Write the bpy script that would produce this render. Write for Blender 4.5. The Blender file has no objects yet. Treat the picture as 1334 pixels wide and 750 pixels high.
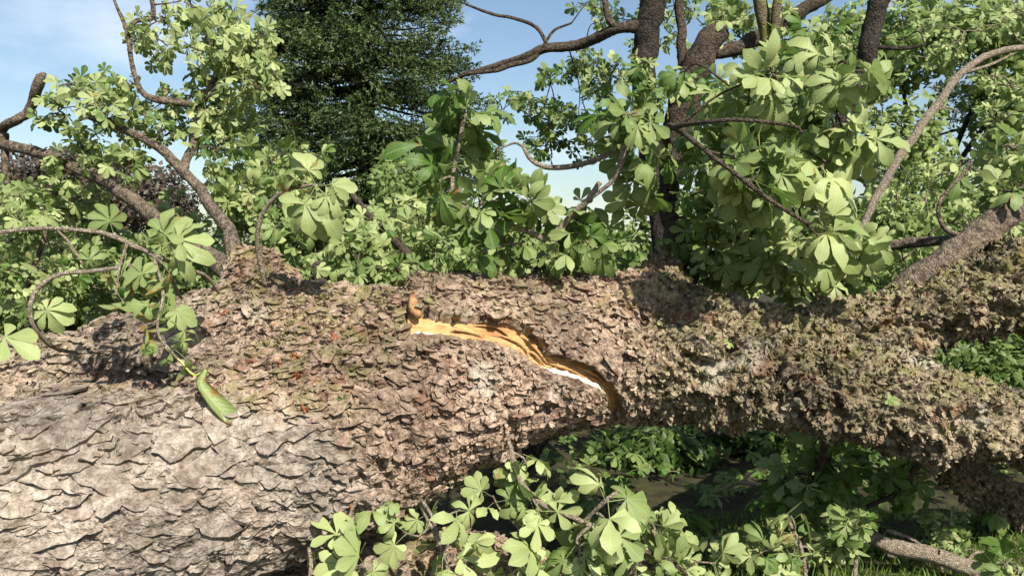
import bpy, math, random
import numpy as np
from mathutils import Vector, Matrix
from mathutils.bvhtree import BVHTree

SEED = 7
random.seed(SEED)
rng = np.random.default_rng(SEED)
scene = bpy.context.scene
C = scene.collection

# ------------------------------------------------------------------ camera
F = 1008.0                      # focal length in photograph pixels
CAM = Vector((0, 0, 1.55))
PITCH = math.radians(-2.55)
cd = bpy.data.cameras.new('camera')
cd.sensor_width = 36.0
cd.lens = 36.0 * F / 1334.0
cd.clip_start = 0.05
cd.clip_end = 2000
cam = bpy.data.objects.new('camera', cd)
cam.location = CAM
cam.rotation_euler = (math.radians(90) + PITCH, 0, 0)
C.objects.link(cam)
scene.camera = cam

# ------------------------------------------------------------------ light
SUN_EL = math.radians(43)
SUN_AZ = math.radians(152)      # clockwise from +Y: behind the camera, to its right
TO_SUN = Vector((math.sin(SUN_AZ) * math.cos(SUN_EL), math.cos(SUN_AZ) * math.cos(SUN_EL), math.sin(SUN_EL)))
w = bpy.data.worlds.new('World')
scene.world = w
w.use_nodes = True
wn, wl = w.node_tree.nodes, w.node_tree.links
wn.clear()
wo = wn.new('ShaderNodeOutputWorld')
bg = wn.new('ShaderNodeBackground')
sky = wn.new('ShaderNodeTexSky')
sky.sky_type = 'NISHITA'
sky.sun_disc = False
sky.sun_elevation = SUN_EL
sky.sun_rotation = SUN_AZ
sky.air_density = 1.25
sky.dust_density = 0.9
sky.ozone_density = 2.5
bg.inputs['Strength'].default_value = 0.076
tc = wn.new('ShaderNodeTexCoord')
mp = wn.new('ShaderNodeMapping')
mp.inputs['Scale'].default_value = (1.0, 1.0, 2.6)
mp.inputs['Location'].default_value = (0.35, 0.2, 0.1)
nz = wn.new('ShaderNodeTexNoise')
nz.inputs['Scale'].default_value = 2.2
nz.inputs['Detail'].default_value = 6
nz.inputs['Roughness'].default_value = 0.55
rp = wn.new('ShaderNodeValToRGB')
rp.color_ramp.elements[0].position = 0.52
rp.color_ramp.elements[1].position = 0.76
rp.color_ramp.elements[1].color = (0.75, 0.75, 0.75, 1)
mx = wn.new('ShaderNodeMix')
mx.data_type = 'RGBA'
mx.inputs[7].default_value = (8.0, 8.6, 9.4, 1)
wl.new(tc.outputs['Generated'], mp.inputs[0])
wl.new(mp.outputs[0], nz.inputs['Vector'])
wl.new(nz.outputs['Fac'], rp.inputs[0])
wl.new(rp.outputs[0], mx.inputs[0])
wl.new(sky.outputs[0], mx.inputs[6])
wl.new(mx.outputs[2], bg.inputs['Color'])
wl.new(bg.outputs[0], wo.inputs['Surface'])

sd = bpy.data.lights.new('sun', 'SUN')
sd.energy = 4.8
sd.angle = math.radians(0.53)
sd.color = (1.0, 0.945, 0.86)
sun = bpy.data.objects.new('sun', sd)
sun.rotation_euler = TO_SUN.to_track_quat('Z', 'Y').to_euler()
sun.location = (2, -3, 8)
C.objects.link(sun)
vs = scene.view_settings
vs.view_transform = 'Standard'
vs.look = 'None'
vs.exposure = 0.9
vs.gamma = 1.0
vs.use_curve_mapping = False
try:
    scene.cycles.max_bounces = 6
    scene.cycles.transparent_max_bounces = 6
except Exception:
    pass

# ------------------------------------------------------------------ geometry helpers
_c, _s = math.cos(PITCH), math.sin(PITCH)
FWD = Vector((0, _c, _s)); UP = Vector((0, -_s, _c)); RT = Vector((1, 0, 0))

def P(px, py, d):
    """a point of the place, from where the photograph shows it and its distance in metres"""
    return CAM + RT * ((px - 667) / F * d) + UP * ((375 - py) / F * d) + FWD * d

def project(p):
    q = p - np.array(CAM)
    d = q @ np.array(FWD)
    d = np.where(np.abs(d) < 1e-3, 1e-3, d)
    return 667 + (q @ np.array(RT)) / d * F, 375 - (q @ np.array(UP)) / d * F, d

def sstep(a, b, x):
    t = np.clip((x - a) / (b - a), 0, 1)
    return t * t * (3 - 2 * t)

def hash3(i, j, k, seed):
    h = (i.astype(np.uint32) * np.uint32(374761393) + j.astype(np.uint32) * np.uint32(668265263)
         + k.astype(np.uint32) * np.uint32(2147483647) + np.uint32(seed * 144269 + 77))
    h = (h ^ (h >> np.uint32(13))) * np.uint32(1274126177)
    h = (h ^ (h >> np.uint32(15))) * np.uint32(2246822519)
    return h ^ (h >> np.uint32(16))

def rnd01(h):
    return (h & np.uint32(0xFFFFFF)).astype(np.float32) / np.float32(0xFFFFFF)

def vnoise(p, seed=0):
    b = np.floor(p).astype(np.int32)
    f = (p - b).astype(np.float32)
    f = f * f * (3 - 2 * f)
    r = 0
    for dx in (0, 1):
        wx = f[:, 0] if dx else 1 - f[:, 0]
        for dy in (0, 1):
            wy = f[:, 1] if dy else 1 - f[:, 1]
            for dz in (0, 1):
                wz = f[:, 2] if dz else 1 - f[:, 2]
                r = r + wx * wy * wz * rnd01(hash3(b[:, 0] + dx, b[:, 1] + dy, b[:, 2] + dz, seed))
    return r * 2 - 1

def fbm(p, oct=4, seed=0, gain=0.5):
    a, r, t = 1.0, 0, 0
    for o in range(oct):
        r = r + a * vnoise(p * (2.03 ** o), seed + o)
        t += a
        a *= gain
    return r / t

def worley(p, seed=0):
    b = np.floor(p).astype(np.int32)
    n = len(p)
    f1 = np.full(n, 9, np.float32); f2 = f1.copy()
    vec = np.zeros((n, 3), np.float32); idr = np.zeros(n, np.float32)
    for dx in (-1, 0, 1):
        for dy in (-1, 0, 1):
            for dz in (-1, 0, 1):
                h = hash3(b[:, 0] + dx, b[:, 1] + dy, b[:, 2] + dz, seed)
                g = np.stack([(h & np.uint32(1023)).astype(np.float32) / 1023 + dx,
                              ((h >> np.uint32(10)) & np.uint32(1023)).astype(np.float32) / 1023 + dy,
                              ((h >> np.uint32(20)) & np.uint32(1023)).astype(np.float32) / 1023 + dz], 1)
                v = (p - b - g).astype(np.float32)
                d = np.sqrt((v * v).sum(1))
                m = d < f1
                f2 = np.where(m, f1, np.minimum(f2, d))
                f1 = np.where(m, d, f1)
                vec[m] = v[m]
                idr[m] = rnd01(h * np.uint32(2654435761) ^ (h >> np.uint32(7)))[m]
    return f1, f2, vec, idr

def catmull(pts, n):
    pts = np.array(pts, float)
    if len(pts) == 2:
        t = np.linspace(0, 1, n + 1)[:, None]
        return pts[0] * (1 - t) + pts[1] * t
    q = np.vstack([2 * pts[0] - pts[1], pts, 2 * pts[-1] - pts[-2]])
    out = []
    for i in range(1, len(q) - 2):
        p0, p1, p2, p3 = q[i - 1], q[i], q[i + 1], q[i + 2]
        for t in np.linspace(0, 1, n, endpoint=False):
            out.append(0.5 * (2 * p1 + (p2 - p0) * t + (2 * p0 - 5 * p1 + 4 * p2 - p3) * t * t + (3 * p1 - p0 - 3 * p2 + p3) * t ** 3))
    out.append(q[-2])
    return np.array(out)

def mesh_np(name, verts, faces, mat, uv=None, attrs=None, smooth=True):
    """faces: (n,3) or (n,4) int array, or list of such arrays"""
    me = bpy.data.meshes.new(name)
    fl = faces if isinstance(faces, list) else [faces]
    fl = [f for f in fl if len(f)]
    nl = sum(f.size for f in fl); nf = sum(len(f) for f in fl)
    me.vertices.add(len(verts))
    me.vertices.foreach_set('co', np.asarray(verts, np.float32).ravel())
    me.loops.add(nl)
    li = np.concatenate([f.ravel() for f in fl]).astype(np.int32)
    me.loops.foreach_set('vertex_index', li)
    me.polygons.add(nf)
    tot = np.concatenate([np.full(len(f), f.shape[1], np.int32) for f in fl])
    st = np.concatenate([[0], np.cumsum(tot)[:-1]]).astype(np.int32)
    me.polygons.foreach_set('loop_start', st)
    me.polygons.foreach_set('loop_total', tot)
    me.polygons.foreach_set('use_smooth', np.full(nf, smooth, bool))
    if uv is not None:
        l = me.uv_layers.new(name='UVMap')
        l.data.foreach_set('uv', np.asarray(uv, np.float32)[li].ravel())
    for k, v in (attrs or {}).items():
        v = np.asarray(v, np.float32)
        if v.ndim == 1:
            a = me.attributes.new(k, 'FLOAT', 'POINT'); a.data.foreach_set('value', v)
        else:
            a = me.attributes.new(k, 'FLOAT_VECTOR', 'POINT'); a.data.foreach_set('vector', v.ravel())
    me.materials.append(mat)
    me.update(calc_edges=True)
    return me

def link(name, me, parent=None, kind=None):
    o = bpy.data.objects.new(name, me)
    C.objects.link(o)
    if parent is not None:
        setpar(o, parent)
    if kind:
        o['kind'] = kind
    return o

WORLDM = {}
def setpar(o, parent):
    o.parent = parent
    o.matrix_parent_inverse = WORLDM[parent.name].inverted()

def thing(name, loc, label, cat, group=None):
    o = bpy.data.objects.new(name, None)
    o.empty_display_size = 0.2
    C.objects.link(o)
    o.location = loc
    WORLDM[o.name] = Matrix.Translation(Vector(loc))
    o['label'] = label; o['category'] = cat
    if group:
        o['group'] = group
    return o

def frames(pts):
    t = np.gradient(pts, axis=0)
    t /= np.linalg.norm(t, axis=1)[:, None] + 1e-9
    ref = np.array([0.13, 0.31, 0.94]) if abs(t[0][2]) < 0.8 else np.array([0.94, 0.2, 0.1])
    n = ref - t[0] * (ref @ t[0]); n /= np.linalg.norm(n)
    N = []
    for i in range(len(pts)):
        n = n - t[i] * (n @ t[i]); n /= np.linalg.norm(n) + 1e-9
        N.append(n)
    N = np.array(N)
    return t, N, np.cross(t, N)

class Tubes:
    def __init__(self):
        self.v, self.f, self.t, self.n = [], [], [], 0
    def add(self, pts, rad, k=8, rough=0.0, seed=0):
        pts = np.asarray(pts, float); rad = np.asarray(rad, float)
        t, N, B = frames(pts)
        a = np.linspace(0, 2 * math.pi, k, endpoint=False)
        ring = (np.cos(a)[None, :, None] * N[:, None, :] + np.sin(a)[None, :, None] * B[:, None, :])
        R = np.repeat(rad[:, None], k, 1)
        if rough > 0:
            q = (pts[:, None, :] + ring * rad[:, None, None]).reshape(-1, 3)
            h = fbm(q / (rad.mean() * 0.55 + 1e-4), 4, 11 + seed, .65).reshape(R.shape)
            R = R * (1 + rough * h)
        v = pts[:, None, :] + ring * R[:, :, None]
        m = len(pts)
        v = np.vstack([v.reshape(-1, 3), pts[0][None], pts[-1][None]])
        i, j = np.meshgrid(np.arange(m - 1), np.arange(k), indexing='ij')
        j2 = (j + 1) % k
        q = np.stack([i * k + j, i * k + j2, (i + 1) * k + j2, (i + 1) * k + j], -1).reshape(-1, 4) + self.n
        jj = np.arange(k); c0, c1 = m * k, m * k + 1
        cap = np.vstack([np.stack([np.full(k, c0), (jj + 1) % k, jj], 1),
                         np.stack([np.full(k, c1), (m - 1) * k + jj, (m - 1) * k + (jj + 1) % k], 1)]) + self.n
        self.v.append(v); self.f.append(q); self.t.append(cap); self.n += len(v)
    def mesh(self, name, mat):
        return mesh_np(name, np.vstack(self.v), [np.vstack(self.f), np.vstack(self.t)], mat)

# ------------------------------------------------------------------ materials
def newmat(name):
    m = bpy.data.materials.new(name); m.use_nodes = True
    nt = m.node_tree; nt.nodes.clear()
    out = nt.nodes.new('ShaderNodeOutputMaterial')
    b = nt.nodes.new('ShaderNodeBsdfPrincipled')
    b.inputs['Roughness'].default_value = 0.85
    b.inputs['Specular IOR Level'].default_value = 0.25
    nt.links.new(b.outputs[0], out.inputs[0])
    return m, nt, b, out

def N(nt, kind, **kw):
    n = nt.nodes.new(kind)
    for k, v in kw.items():
        if k in ('operation', 'data_type', 'blend_type', 'attribute_name', 'feature', 'noise_dimensions', 'distance'):
            setattr(n, k, v)
        else:
            n.inputs[k].default_value = v
    return n

def math_n(nt, op, a, b=None, c=None, clamp=False):
    n = nt.nodes.new('ShaderNodeMath'); n.operation = op; n.use_clamp = clamp
    for i, x in enumerate((a, b, c)):
        if x is None: continue
        if isinstance(x, (int, float)): n.inputs[i].default_value = x
        else: nt.links.new(x, n.inputs[i])
    return n.outputs[0]

def mixc(nt, fac, a, b, blend='MIX'):
    n = nt.nodes.new('ShaderNodeMix'); n.data_type = 'RGBA'; n.blend_type = blend
    for i, x in ((0, fac), (6, a), (7, b)):
        if isinstance(x, (int, float)): n.inputs[i].default_value = x
        elif isinstance(x, tuple): n.inputs[i].default_value = (*x, 1)
        else: nt.links.new(x, n.inputs[i])
    return n.outputs[2]

def noise(nt, scale, detail=4, rough=0.55, vec=None, dist=0.0):
    n = N(nt, 'ShaderNodeTexNoise', Scale=scale, Detail=detail, Roughness=rough, Distortion=dist)
    if vec is not None: nt.links.new(vec, n.inputs['Vector'])
    return n.outputs['Fac']

def ramp(nt, x, lo, hi):
    n = nt.nodes.new('ShaderNodeMapRange'); n.interpolation_type = 'SMOOTHSTEP'
    n.inputs[1].default_value = lo; n.inputs[2].default_value = hi
    nt.links.new(x, n.inputs[0]); return n.outputs[0]

def bump(nt, b, h, strength, dist):
    n = N(nt, 'ShaderNodeBump', Strength=strength, Distance=dist)
    nt.links.new(h, n.inputs['Height']); nt.links.new(n.outputs[0], b.inputs['Normal'])

def pos(nt):
    return nt.nodes.new('ShaderNodeNewGeometry').outputs['Position']

def trunk_material():
    m, nt, b, out = newmat('old_chestnut_bark')
    p = pos(nt)
    at = N(nt, 'ShaderNodeAttribute', attribute_name='zone')
    sep = nt.nodes.new('ShaderNodeSeparateXYZ'); nt.links.new(at.outputs['Vector'], sep.inputs[0])
    A, Cc, T = sep.outputs
    oi = nt.nodes.new('ShaderNodeObjectInfo').outputs['Random']
    n1 = noise(nt, 5, 5, 0.6, p); n2 = noise(nt, 38, 5, 0.65, p); n3 = noise(nt, 140, 3, 0.6, p); n4 = noise(nt, 9, 4, 0.6, p, 0.6)
    grey = mixc(nt, ramp(nt, n2, .3, .7), (.18, .145, .11), (.44, .375, .305))
    mid = mixc(nt, ramp(nt, n2, .32, .68), (.12, .075, .048), (.47, .35, .255))
    crust = mixc(nt, ramp(nt, n2, .32, .68), (.045, .032, .02), (.40, .325, .21))
    grey = mixc(nt, math_n(nt, 'MULTIPLY', ramp(nt, noise(nt, 17, 5, .6, p, .8), .5, .62), .55), grey, (.19, .14, .10))
    col = mixc(nt, A, mid, grey)
    col = mixc(nt, Cc, col, crust)
    # reddish inner bark patches, pale lichen, olive moss
    col = mixc(nt, math_n(nt, 'MULTIPLY', math_n(nt, 'MULTIPLY', ramp(nt, n4, .54, .66), math_n(nt, 'SUBTRACT', 1.0, math_n(nt, 'MULTIPLY', A, .75))), .6), col, (.25, .125, .075))
    col = mixc(nt, math_n(nt, 'MULTIPLY', ramp(nt, n1, .58, .7), .45), col, (.5, .45, .37))
    T = math_n(nt, 'MULTIPLY', T, math_n(nt, 'SUBTRACT', 1.0, math_n(nt, 'MULTIPLY', A, .85)))
    moss = math_n(nt, 'MULTIPLY', T, ramp(nt, noise(nt, 14, 5, .65, p), .42, .62))
    col = mixc(nt, math_n(nt, 'MULTIPLY', moss, .8), col, (.19, .185, .055))
    v = math_n(nt, 'ADD', math_n(nt, 'MULTIPLY', n3, .7), math_n(nt, 'MULTIPLY', oi, .28))
    v = math_n(nt, 'ADD', v, .5)
    v = math_n(nt, 'MULTIPLY', v, math_n(nt, 'ADD', .62, math_n(nt, 'MULTIPLY', ramp(nt, noise(nt, 2.6, 6, .6, p), .32, .62), .48)))
    vv = nt.nodes.new('ShaderNodeCombineColor')
    for i in range(3): nt.links.new(v, vv.inputs[i])
    col = mixc(nt, 1.0, col, vv.outputs[0], 'MULTIPLY')
    nt.links.new(col, b.inputs['Base Color'])
    b.inputs['Roughness'].default_value = 0.95
    vo = N(nt, 'ShaderNodeTexVoronoi', Scale=70); nt.links.new(p, vo.inputs['Vector'])
    h = math_n(nt, 'ADD', math_n(nt, 'MULTIPLY', n2, 1.2), math_n(nt, 'ADD', math_n(nt, 'MULTIPLY', n3, .6), math_n(nt, 'MULTIPLY', vo.outputs['Distance'], .5)))
    # thin bark layers: stepped contours
    st_ = math_n(nt, 'FRACT', math_n(nt, 'MULTIPLY', noise(nt, 9, 4, .6, p, .3), 14.0))
    h = math_n(nt, 'ADD', h, math_n(nt, 'MULTIPLY', st_, .35))
    bump(nt, b, h, .9, .013)
    return m

def bark_material(name, lo, hi, scale=30, moss=None):
    m, nt, b, out = newmat(name)
    p = pos(nt)
    n1 = noise(nt, scale, 5, .65, p); n2 = noise(nt, scale * .18, 3, .5, p)
    col = mixc(nt, ramp(nt, n1, .3, .7), lo, hi)
    if moss:
        col = mixc(nt, ramp(nt, n2, .45, .6), col, moss)
    vo = N(nt, 'ShaderNodeTexVoronoi', Scale=scale * 1.4, feature='DISTANCE_TO_EDGE')
    wv = nt.nodes.new('ShaderNodeVectorMath'); wv.operation = 'ADD'; nt.links.new(p, wv.inputs[0])
    nn = N(nt, 'ShaderNodeTexNoise', Scale=scale * .8, Detail=3); nt.links.new(p, nn.inputs['Vector'])
    sc2 = nt.nodes.new('ShaderNodeVectorMath'); sc2.operation = 'SCALE'; sc2.inputs['Scale'].default_value = .03
    nt.links.new(nn.outputs['Color'], sc2.inputs[0]); nt.links.new(sc2.outputs[0], wv.inputs[1]); nt.links.new(wv.outputs[0], vo.inputs['Vector'])
    crack = ramp(nt, vo.outputs['Distance'], .0, .22)
    nt.links.new(col, b.inputs['Base Color'])
    b.inputs['Roughness'].default_value = .92
    h = math_n(nt, 'ADD', math_n(nt, 'MULTIPLY', n1, 1.6), math_n(nt, 'MULTIPLY', crack, .45))
    bump(nt, b, h, 1.0, .016)
    return m

def leaf_material(name, dark, pale, brown=(.25, .11, .03), trans=0.33, brown_amt=0.6, veins=True, joined=True, rough=.5, br=(.83, .93)):
    """leaf blade: UV x runs from edge to edge (-1..1), UV y from stalk to tip"""
    m, nt, b, out = newmat(name)
    p = pos(nt)
    if joined:
        tint = N(nt, 'ShaderNodeAttribute', attribute_name='tint').outputs['Fac']
    else:
        oc = nt.nodes.new('ShaderNodeObjectInfo')
        sc_ = nt.nodes.new('ShaderNodeSeparateColor'); nt.links.new(oc.outputs['Color'], sc_.inputs[0])
        tint = sc_.outputs[0]
    n1 = noise(nt, 12, 3, .5, p); n2 = noise(nt, 45, 3, .6, p)
    t2 = math_n(nt, 'ADD', tint, math_n(nt, 'MULTIPLY', math_n(nt, 'SUBTRACT', n1, .5), .5), clamp=True)
    col = mixc(nt, t2, dark, pale)
    uvn = nt.nodes.new('ShaderNodeUVMap')
    sx = nt.nodes.new('ShaderNodeSeparateXYZ'); nt.links.new(uvn.outputs[0], sx.inputs[0])
    au = math_n(nt, 'ABSOLUTE', sx.outputs[0])
    if veins:
        ph = math_n(nt, 'SUBTRACT', math_n(nt, 'MULTIPLY', sx.outputs[1], 13.0), math_n(nt, 'MULTIPLY', au, 2.6))
        fr = math_n(nt, 'PINGPONG', ph, .5)
        vein = math_n(nt, 'SUBTRACT', 1.0, ramp(nt, fr, .02, .16))
        rib = math_n(nt, 'SUBTRACT', 1.0, ramp(nt, au, .03, .1))
        allv = math_n(nt, 'MAXIMUM', math_n(nt, 'MULTIPLY', vein, .6), rib)
        col = mixc(nt, math_n(nt, 'MULTIPLY', allv, .28), col, tuple(min(1, c * 1.25 + .03) for c in pale))
        h = math_n(nt, 'SUBTRACT', math_n(nt, 'MULTIPLY', fr, 1.0), math_n(nt, 'MULTIPLY', rib, .3))
        bump(nt, b, h, .22, .005)
    # scorched brown margins and spots
    e = math_n(nt, 'ADD', math_n(nt, 'MULTIPLY', math_n(nt, 'POWER', au, 2.0), .16), n1)
    e = math_n(nt, 'ADD', e, math_n(nt, 'MULTIPLY', n2, .25))
    br = math_n(nt, 'MULTIPLY', ramp(nt, e, br[0], br[1]), brown_amt)
    col = mixc(nt, br, col, brown)
    nt.links.new(col, b.inputs['Base Color'])
    b.inputs['Roughness'].default_value = rough
    b.inputs['Specular IOR Level'].default_value = .35
    tr = nt.nodes.new('ShaderNodeBsdfTranslucent')
    tcol = mixc(nt, .5, col, (.22, .36, .07), 'MIX')
    nt.links.new(tcol, tr.inputs['Color'])
    mxs = nt.nodes.new('ShaderNodeMixShader'); mxs.inputs[0].default_value = trans
    nt.links.new(b.outputs[0], mxs.inputs[1]); nt.links.new(tr.outputs[0], mxs.inputs[2])
    nt.links.new(mxs.outputs[0], out.inputs[0])
    return m

def wood_material():
    m, nt, b, out = newmat('fresh_split_wood')
    p = pos(nt)
    mpn = N(nt, 'ShaderNodeMapping', Scale=(6, 30, 70), Rotation=(0, math.radians(18), 0)); nt.links.new(p, mpn.inputs[0])
    n1 = noise(nt, 3, 5, .6, mpn.outputs[0]); n2 = noise(nt, 7, 3, .5, p)
    col = mixc(nt, ramp(nt, n1, .3, .7), (.33, .16, .05), (.56, .36, .155))
    col = mixc(nt, ramp(nt, n2, .5, .7), col, (.30, .14, .045))
    nt.links.new(col, b.inputs['Base Color'])
    b.inputs['Roughness'].default_value = .6
    bump(nt, b, n1, .8, .006)
    return m

def simple_material(name, a, c, scale, rough=.85, bstr=.4, bd=.01, detail=5):
    m, nt, b, out = newmat(name)
    p = pos(nt)
    n1 = noise(nt, scale, detail, .6, p)
    nt.links.new(mixc(nt, ramp(nt, n1, .3, .7), a, c), b.inputs['Base Color'])
    b.inputs['Roughness'].default_value = rough
    bump(nt, b, n1, bstr, bd)
    return m

M_TRUNK = trunk_material()
M_BRANCH = bark_material('branch_bark', (.03, .023, .016), (.14, .105, .072), 45)
M_LIMB = bark_material('limb_bark', (.05, .038, .027), (.26, .20, .14), 38)
M_DARKB = bark_material('shade_darkened_bark', (.012, .01, .008), (.055, .043, .032), 30)  # dark bark, blackened further so its colour carries the leaf shade
M_TWIG = bark_material('twig_bark', (.21, .165, .115), (.47, .39, .29), 60)
M_MOSSB = bark_material('mossy_bark', (.09, .07, .04), (.2, .16, .1), 40, (.19, .19, .05))
LDARK, LPALE = (.05, .118, .009), (.385, .44, .178)
M_LEAF = leaf_material('chestnut_leaf', LDARK, LPALE, joined=False)
M_WILT = leaf_material('scorched_leaf', LDARK, LPALE, joined=False, br=(.70, .84), brown_amt=.85)
M_LEAFJ = leaf_material('chestnut_foliage', LDARK, LPALE, joined=True)
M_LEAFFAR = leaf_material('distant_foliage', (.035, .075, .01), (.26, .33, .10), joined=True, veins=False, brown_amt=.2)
M_COPPER = leaf_material('copper_foliage', (.03, .022, .015), (.085, .062, .04), joined=True, veins=False, brown_amt=.2, trans=.1)
M_NEEDLE = leaf_material('needle_foliage', (.012, .03, .009), (.09, .13, .036), joined=True, veins=False, brown_amt=0, trans=.1)
M_WOOD = wood_material()
M_TORN = simple_material('torn_inner_bark', (.16, .075, .03), (.46, .26, .11), 40, .8, .8, .012)
M_RIM = simple_material('pale_sapwood', (.60, .50, .34), (.80, .72, .56), 60, .6)
M_STALK = simple_material('leaf_stalk', (.3, .36, .08), (.45, .45, .13), 20, .6)
M_BUD = simple_material('dried_bud', (.13, .045, .025), (.32, .13, .06), 60, .7)
M_GRASS = leaf_material('grass_blade', (.06, .12, .015), (.22, .30, .06), joined=True, veins=False, brown_amt=.3)

# ------------------------------------------------------------------ the trunk as one blended solid
# (photograph x, y of the axis, distance in metres, radius in photograph pixels)
MAIN = [(-200, 720, 2.33, 174), (-90, 698, 2.4, 168), (40, 668, 2.5, 160), (200, 640, 2.62, 148), (360, 585, 2.78, 138), (480, 535, 2.9, 134), (560, 498, 2.98, 126),
        (650, 470, 3.06, 108), (760, 455, 3.15, 98), (860, 451, 3.2, 95), (960, 476, 3.2, 82), (1060, 500, 3.15, 65), (1150, 522, 3.12, 56), (1210, 534, 3.1, 52), (1262, 545, 3.12, 46),
        (1298, 552, 3.22, 42), (1350, 565, 3.5, 42), (1420, 580, 3.9, 42)]
UPPER = [(560, 480, 3.05, 100), (440, 470, 3.1, 96), (330, 452, 3.18, 88), (220, 476, 3.25, 78), (110, 506, 3.3, 76), (0, 520, 3.36, 78), (-130, 530, 3.42, 80), (-220, 533, 3.46, 82)]
ARM = [(900, 462, 3.22, 74), (1020, 462, 3.25, 56), (1110, 440, 3.28, 46), (1190, 420, 3.32, 39), (1260, 395, 3.38, 44), (1334, 373, 3.45, 58), (1460, 335, 3.55, 60)]
STUB = [(345, 400, 3.3, 60), (330, 362, 3.36, 38), (312, 348, 3.4, 26)]
BUMP = [(850, 410, 3.35, 66), (868, 378, 3.45, 40)]
LOW = [(330, 790, 2.95, 70), (480, 772, 3.05, 74), (600, 762, 3.2, 66), (720, 785, 3.4, 58)]
RIGHTLOW = [(1205, 545, 3.5, 18), (1240, 606, 4.1, 20), (1310, 655, 4.3, 25), (1400, 712, 4.5, 27)]

segs = []
for li, (L, k) in enumerate(((MAIN, 5), (UPPER, 5), (ARM, 5), (STUB, 4), (BUMP, 4), (LOW, 4), (RIGHTLOW, 4))):
    pr = np.array([[*P(a, b, d), r * d / F] for a, b, d, r in L])
    q = catmull(pr, k)
    for i in range(len(q) - 1):
        segs.append((li, q[i, :3], q[i + 1, :3], q[i, 3], q[i + 1, 3]))
allp = np.array([s[1] for s in segs] + [s[2] for s in segs]); allr = max(s[3] for s in segs)
VOX = 0.025
lo = allp.min(0) - allr - .1; hi = allp.max(0) + allr + .1
dims = np.ceil((hi - lo) / VOX).astype(int) + 1
gx, gy, gz = [lo[i] + VOX * np.arange(dims[i]) for i in range(3)]
limbs = {}
for li, a, b, ra, rb in segs:
    if li not in limbs:
        limbs[li] = np.full(dims, 1.0, np.float32)
    R = max(ra, rb) + .28
    l0 = np.maximum(((np.minimum(a, b) - R - lo) / VOX).astype(int), 0)
    l1 = np.minimum(((np.maximum(a, b) + R - lo) / VOX).astype(int) + 2, dims)
    X = gx[l0[0]:l1[0], None, None]; Y = gy[None, l0[1]:l1[1], None]; Z = gz[None, None, l0[2]:l1[2]]
    ab = b - a; L2 = ab @ ab + 1e-9
    t = np.clip(((X - a[0]) * ab[0] + (Y - a[1]) * ab[1] + (Z - a[2]) * ab[2]) / L2, 0, 1)
    d = np.sqrt((X - a[0] - t * ab[0]) ** 2 + (Y - a[1] - t * ab[1]) ** 2 + (Z - a[2] - t * ab[2]) ** 2) - (ra + t * (rb - ra))
    sl = limbs[li][l0[0]:l1[0], l0[1]:l1[1], l0[2]:l1[2]]
    np.minimum(sl, d, out=sl)
Fd = limbs[0]
for li in range(1, len(limbs)):
    kk = .05 if li == 1 else (.03 if li == 5 else .07)
    h = np.maximum(kk - np.abs(Fd - limbs[li]), 0) / kk
    Fd = np.minimum(Fd, limbs[li]) - h * h * h * kk / 6
del limbs

def surface_nets(Fd):
    ins = Fd < 0
    nx, ny, nz_ = Fd.shape
    cs = np.zeros((nx - 1, ny - 1, nz_ - 1), np.int8)
    for dx in (0, 1):
        for dy in (0, 1):
            for dz in (0, 1):
                cs += ins[dx:nx - 1 + dx, dy:ny - 1 + dy, dz:nz_ - 1 + dz]
    act = np.argwhere((cs > 0) & (cs < 8))
    idx = np.full(cs.shape, -1, np.int64); idx[tuple(act.T)] = np.arange(len(act))
    acc = np.zeros((len(act), 3)); cnt = np.zeros(len(act))
    corners = [(x, y, z) for x in (0, 1) for y in (0, 1) for z in (0, 1)]
    for c in corners:
        for ax in range(3):
            if c[ax]: continue
            e = list(c); e[ax] = 1
            fa = Fd[tuple((act + c).T)]; fb = Fd[tuple((act + e).T)]
            m = (fa < 0) != (fb < 0)
            t = fa[m] / (fa[m] - fb[m])
            pt = np.tile(np.array(c, float), (m.sum(), 1)); pt[:, ax] += t
            acc[m] += pt; cnt[m] += 1
    v = act + acc / cnt[:, None]
    quads = []
    for ax in range(3):
        u, w_ = (ax + 1) % 3, (ax + 2) % 3
        s0 = [slice(None)] * 3; s1 = [slice(None)] * 3
        s0[ax] = slice(0, -1); s1[ax] = slice(1, None)
        A = ins[tuple(s0)]; B = ins[tuple(s1)]
        e = np.argwhere(A != B)
        e = e[(e[:, u] > 0) & (e[:, w_] > 0)]
        flip = A[tuple(e.T)]
        def cell(du, dw):
            c = e.copy(); c[:, u] -= du; c[:, w_] -= dw
            ok = np.all(c < np.array(cs.shape), axis=1)
            c = np.minimum(c, np.array(cs.shape) - 1)
            return np.where(ok, idx[tuple(c.T)], -1)
        q = np.stack([cell(1, 1), cell(0, 1), cell(0, 0), cell(1, 0)], 1)
        q[~flip] = q[~flip][:, ::-1]
        quads.append(q[(q >= 0).all(1)])
    return v, np.vstack(quads)

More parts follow.
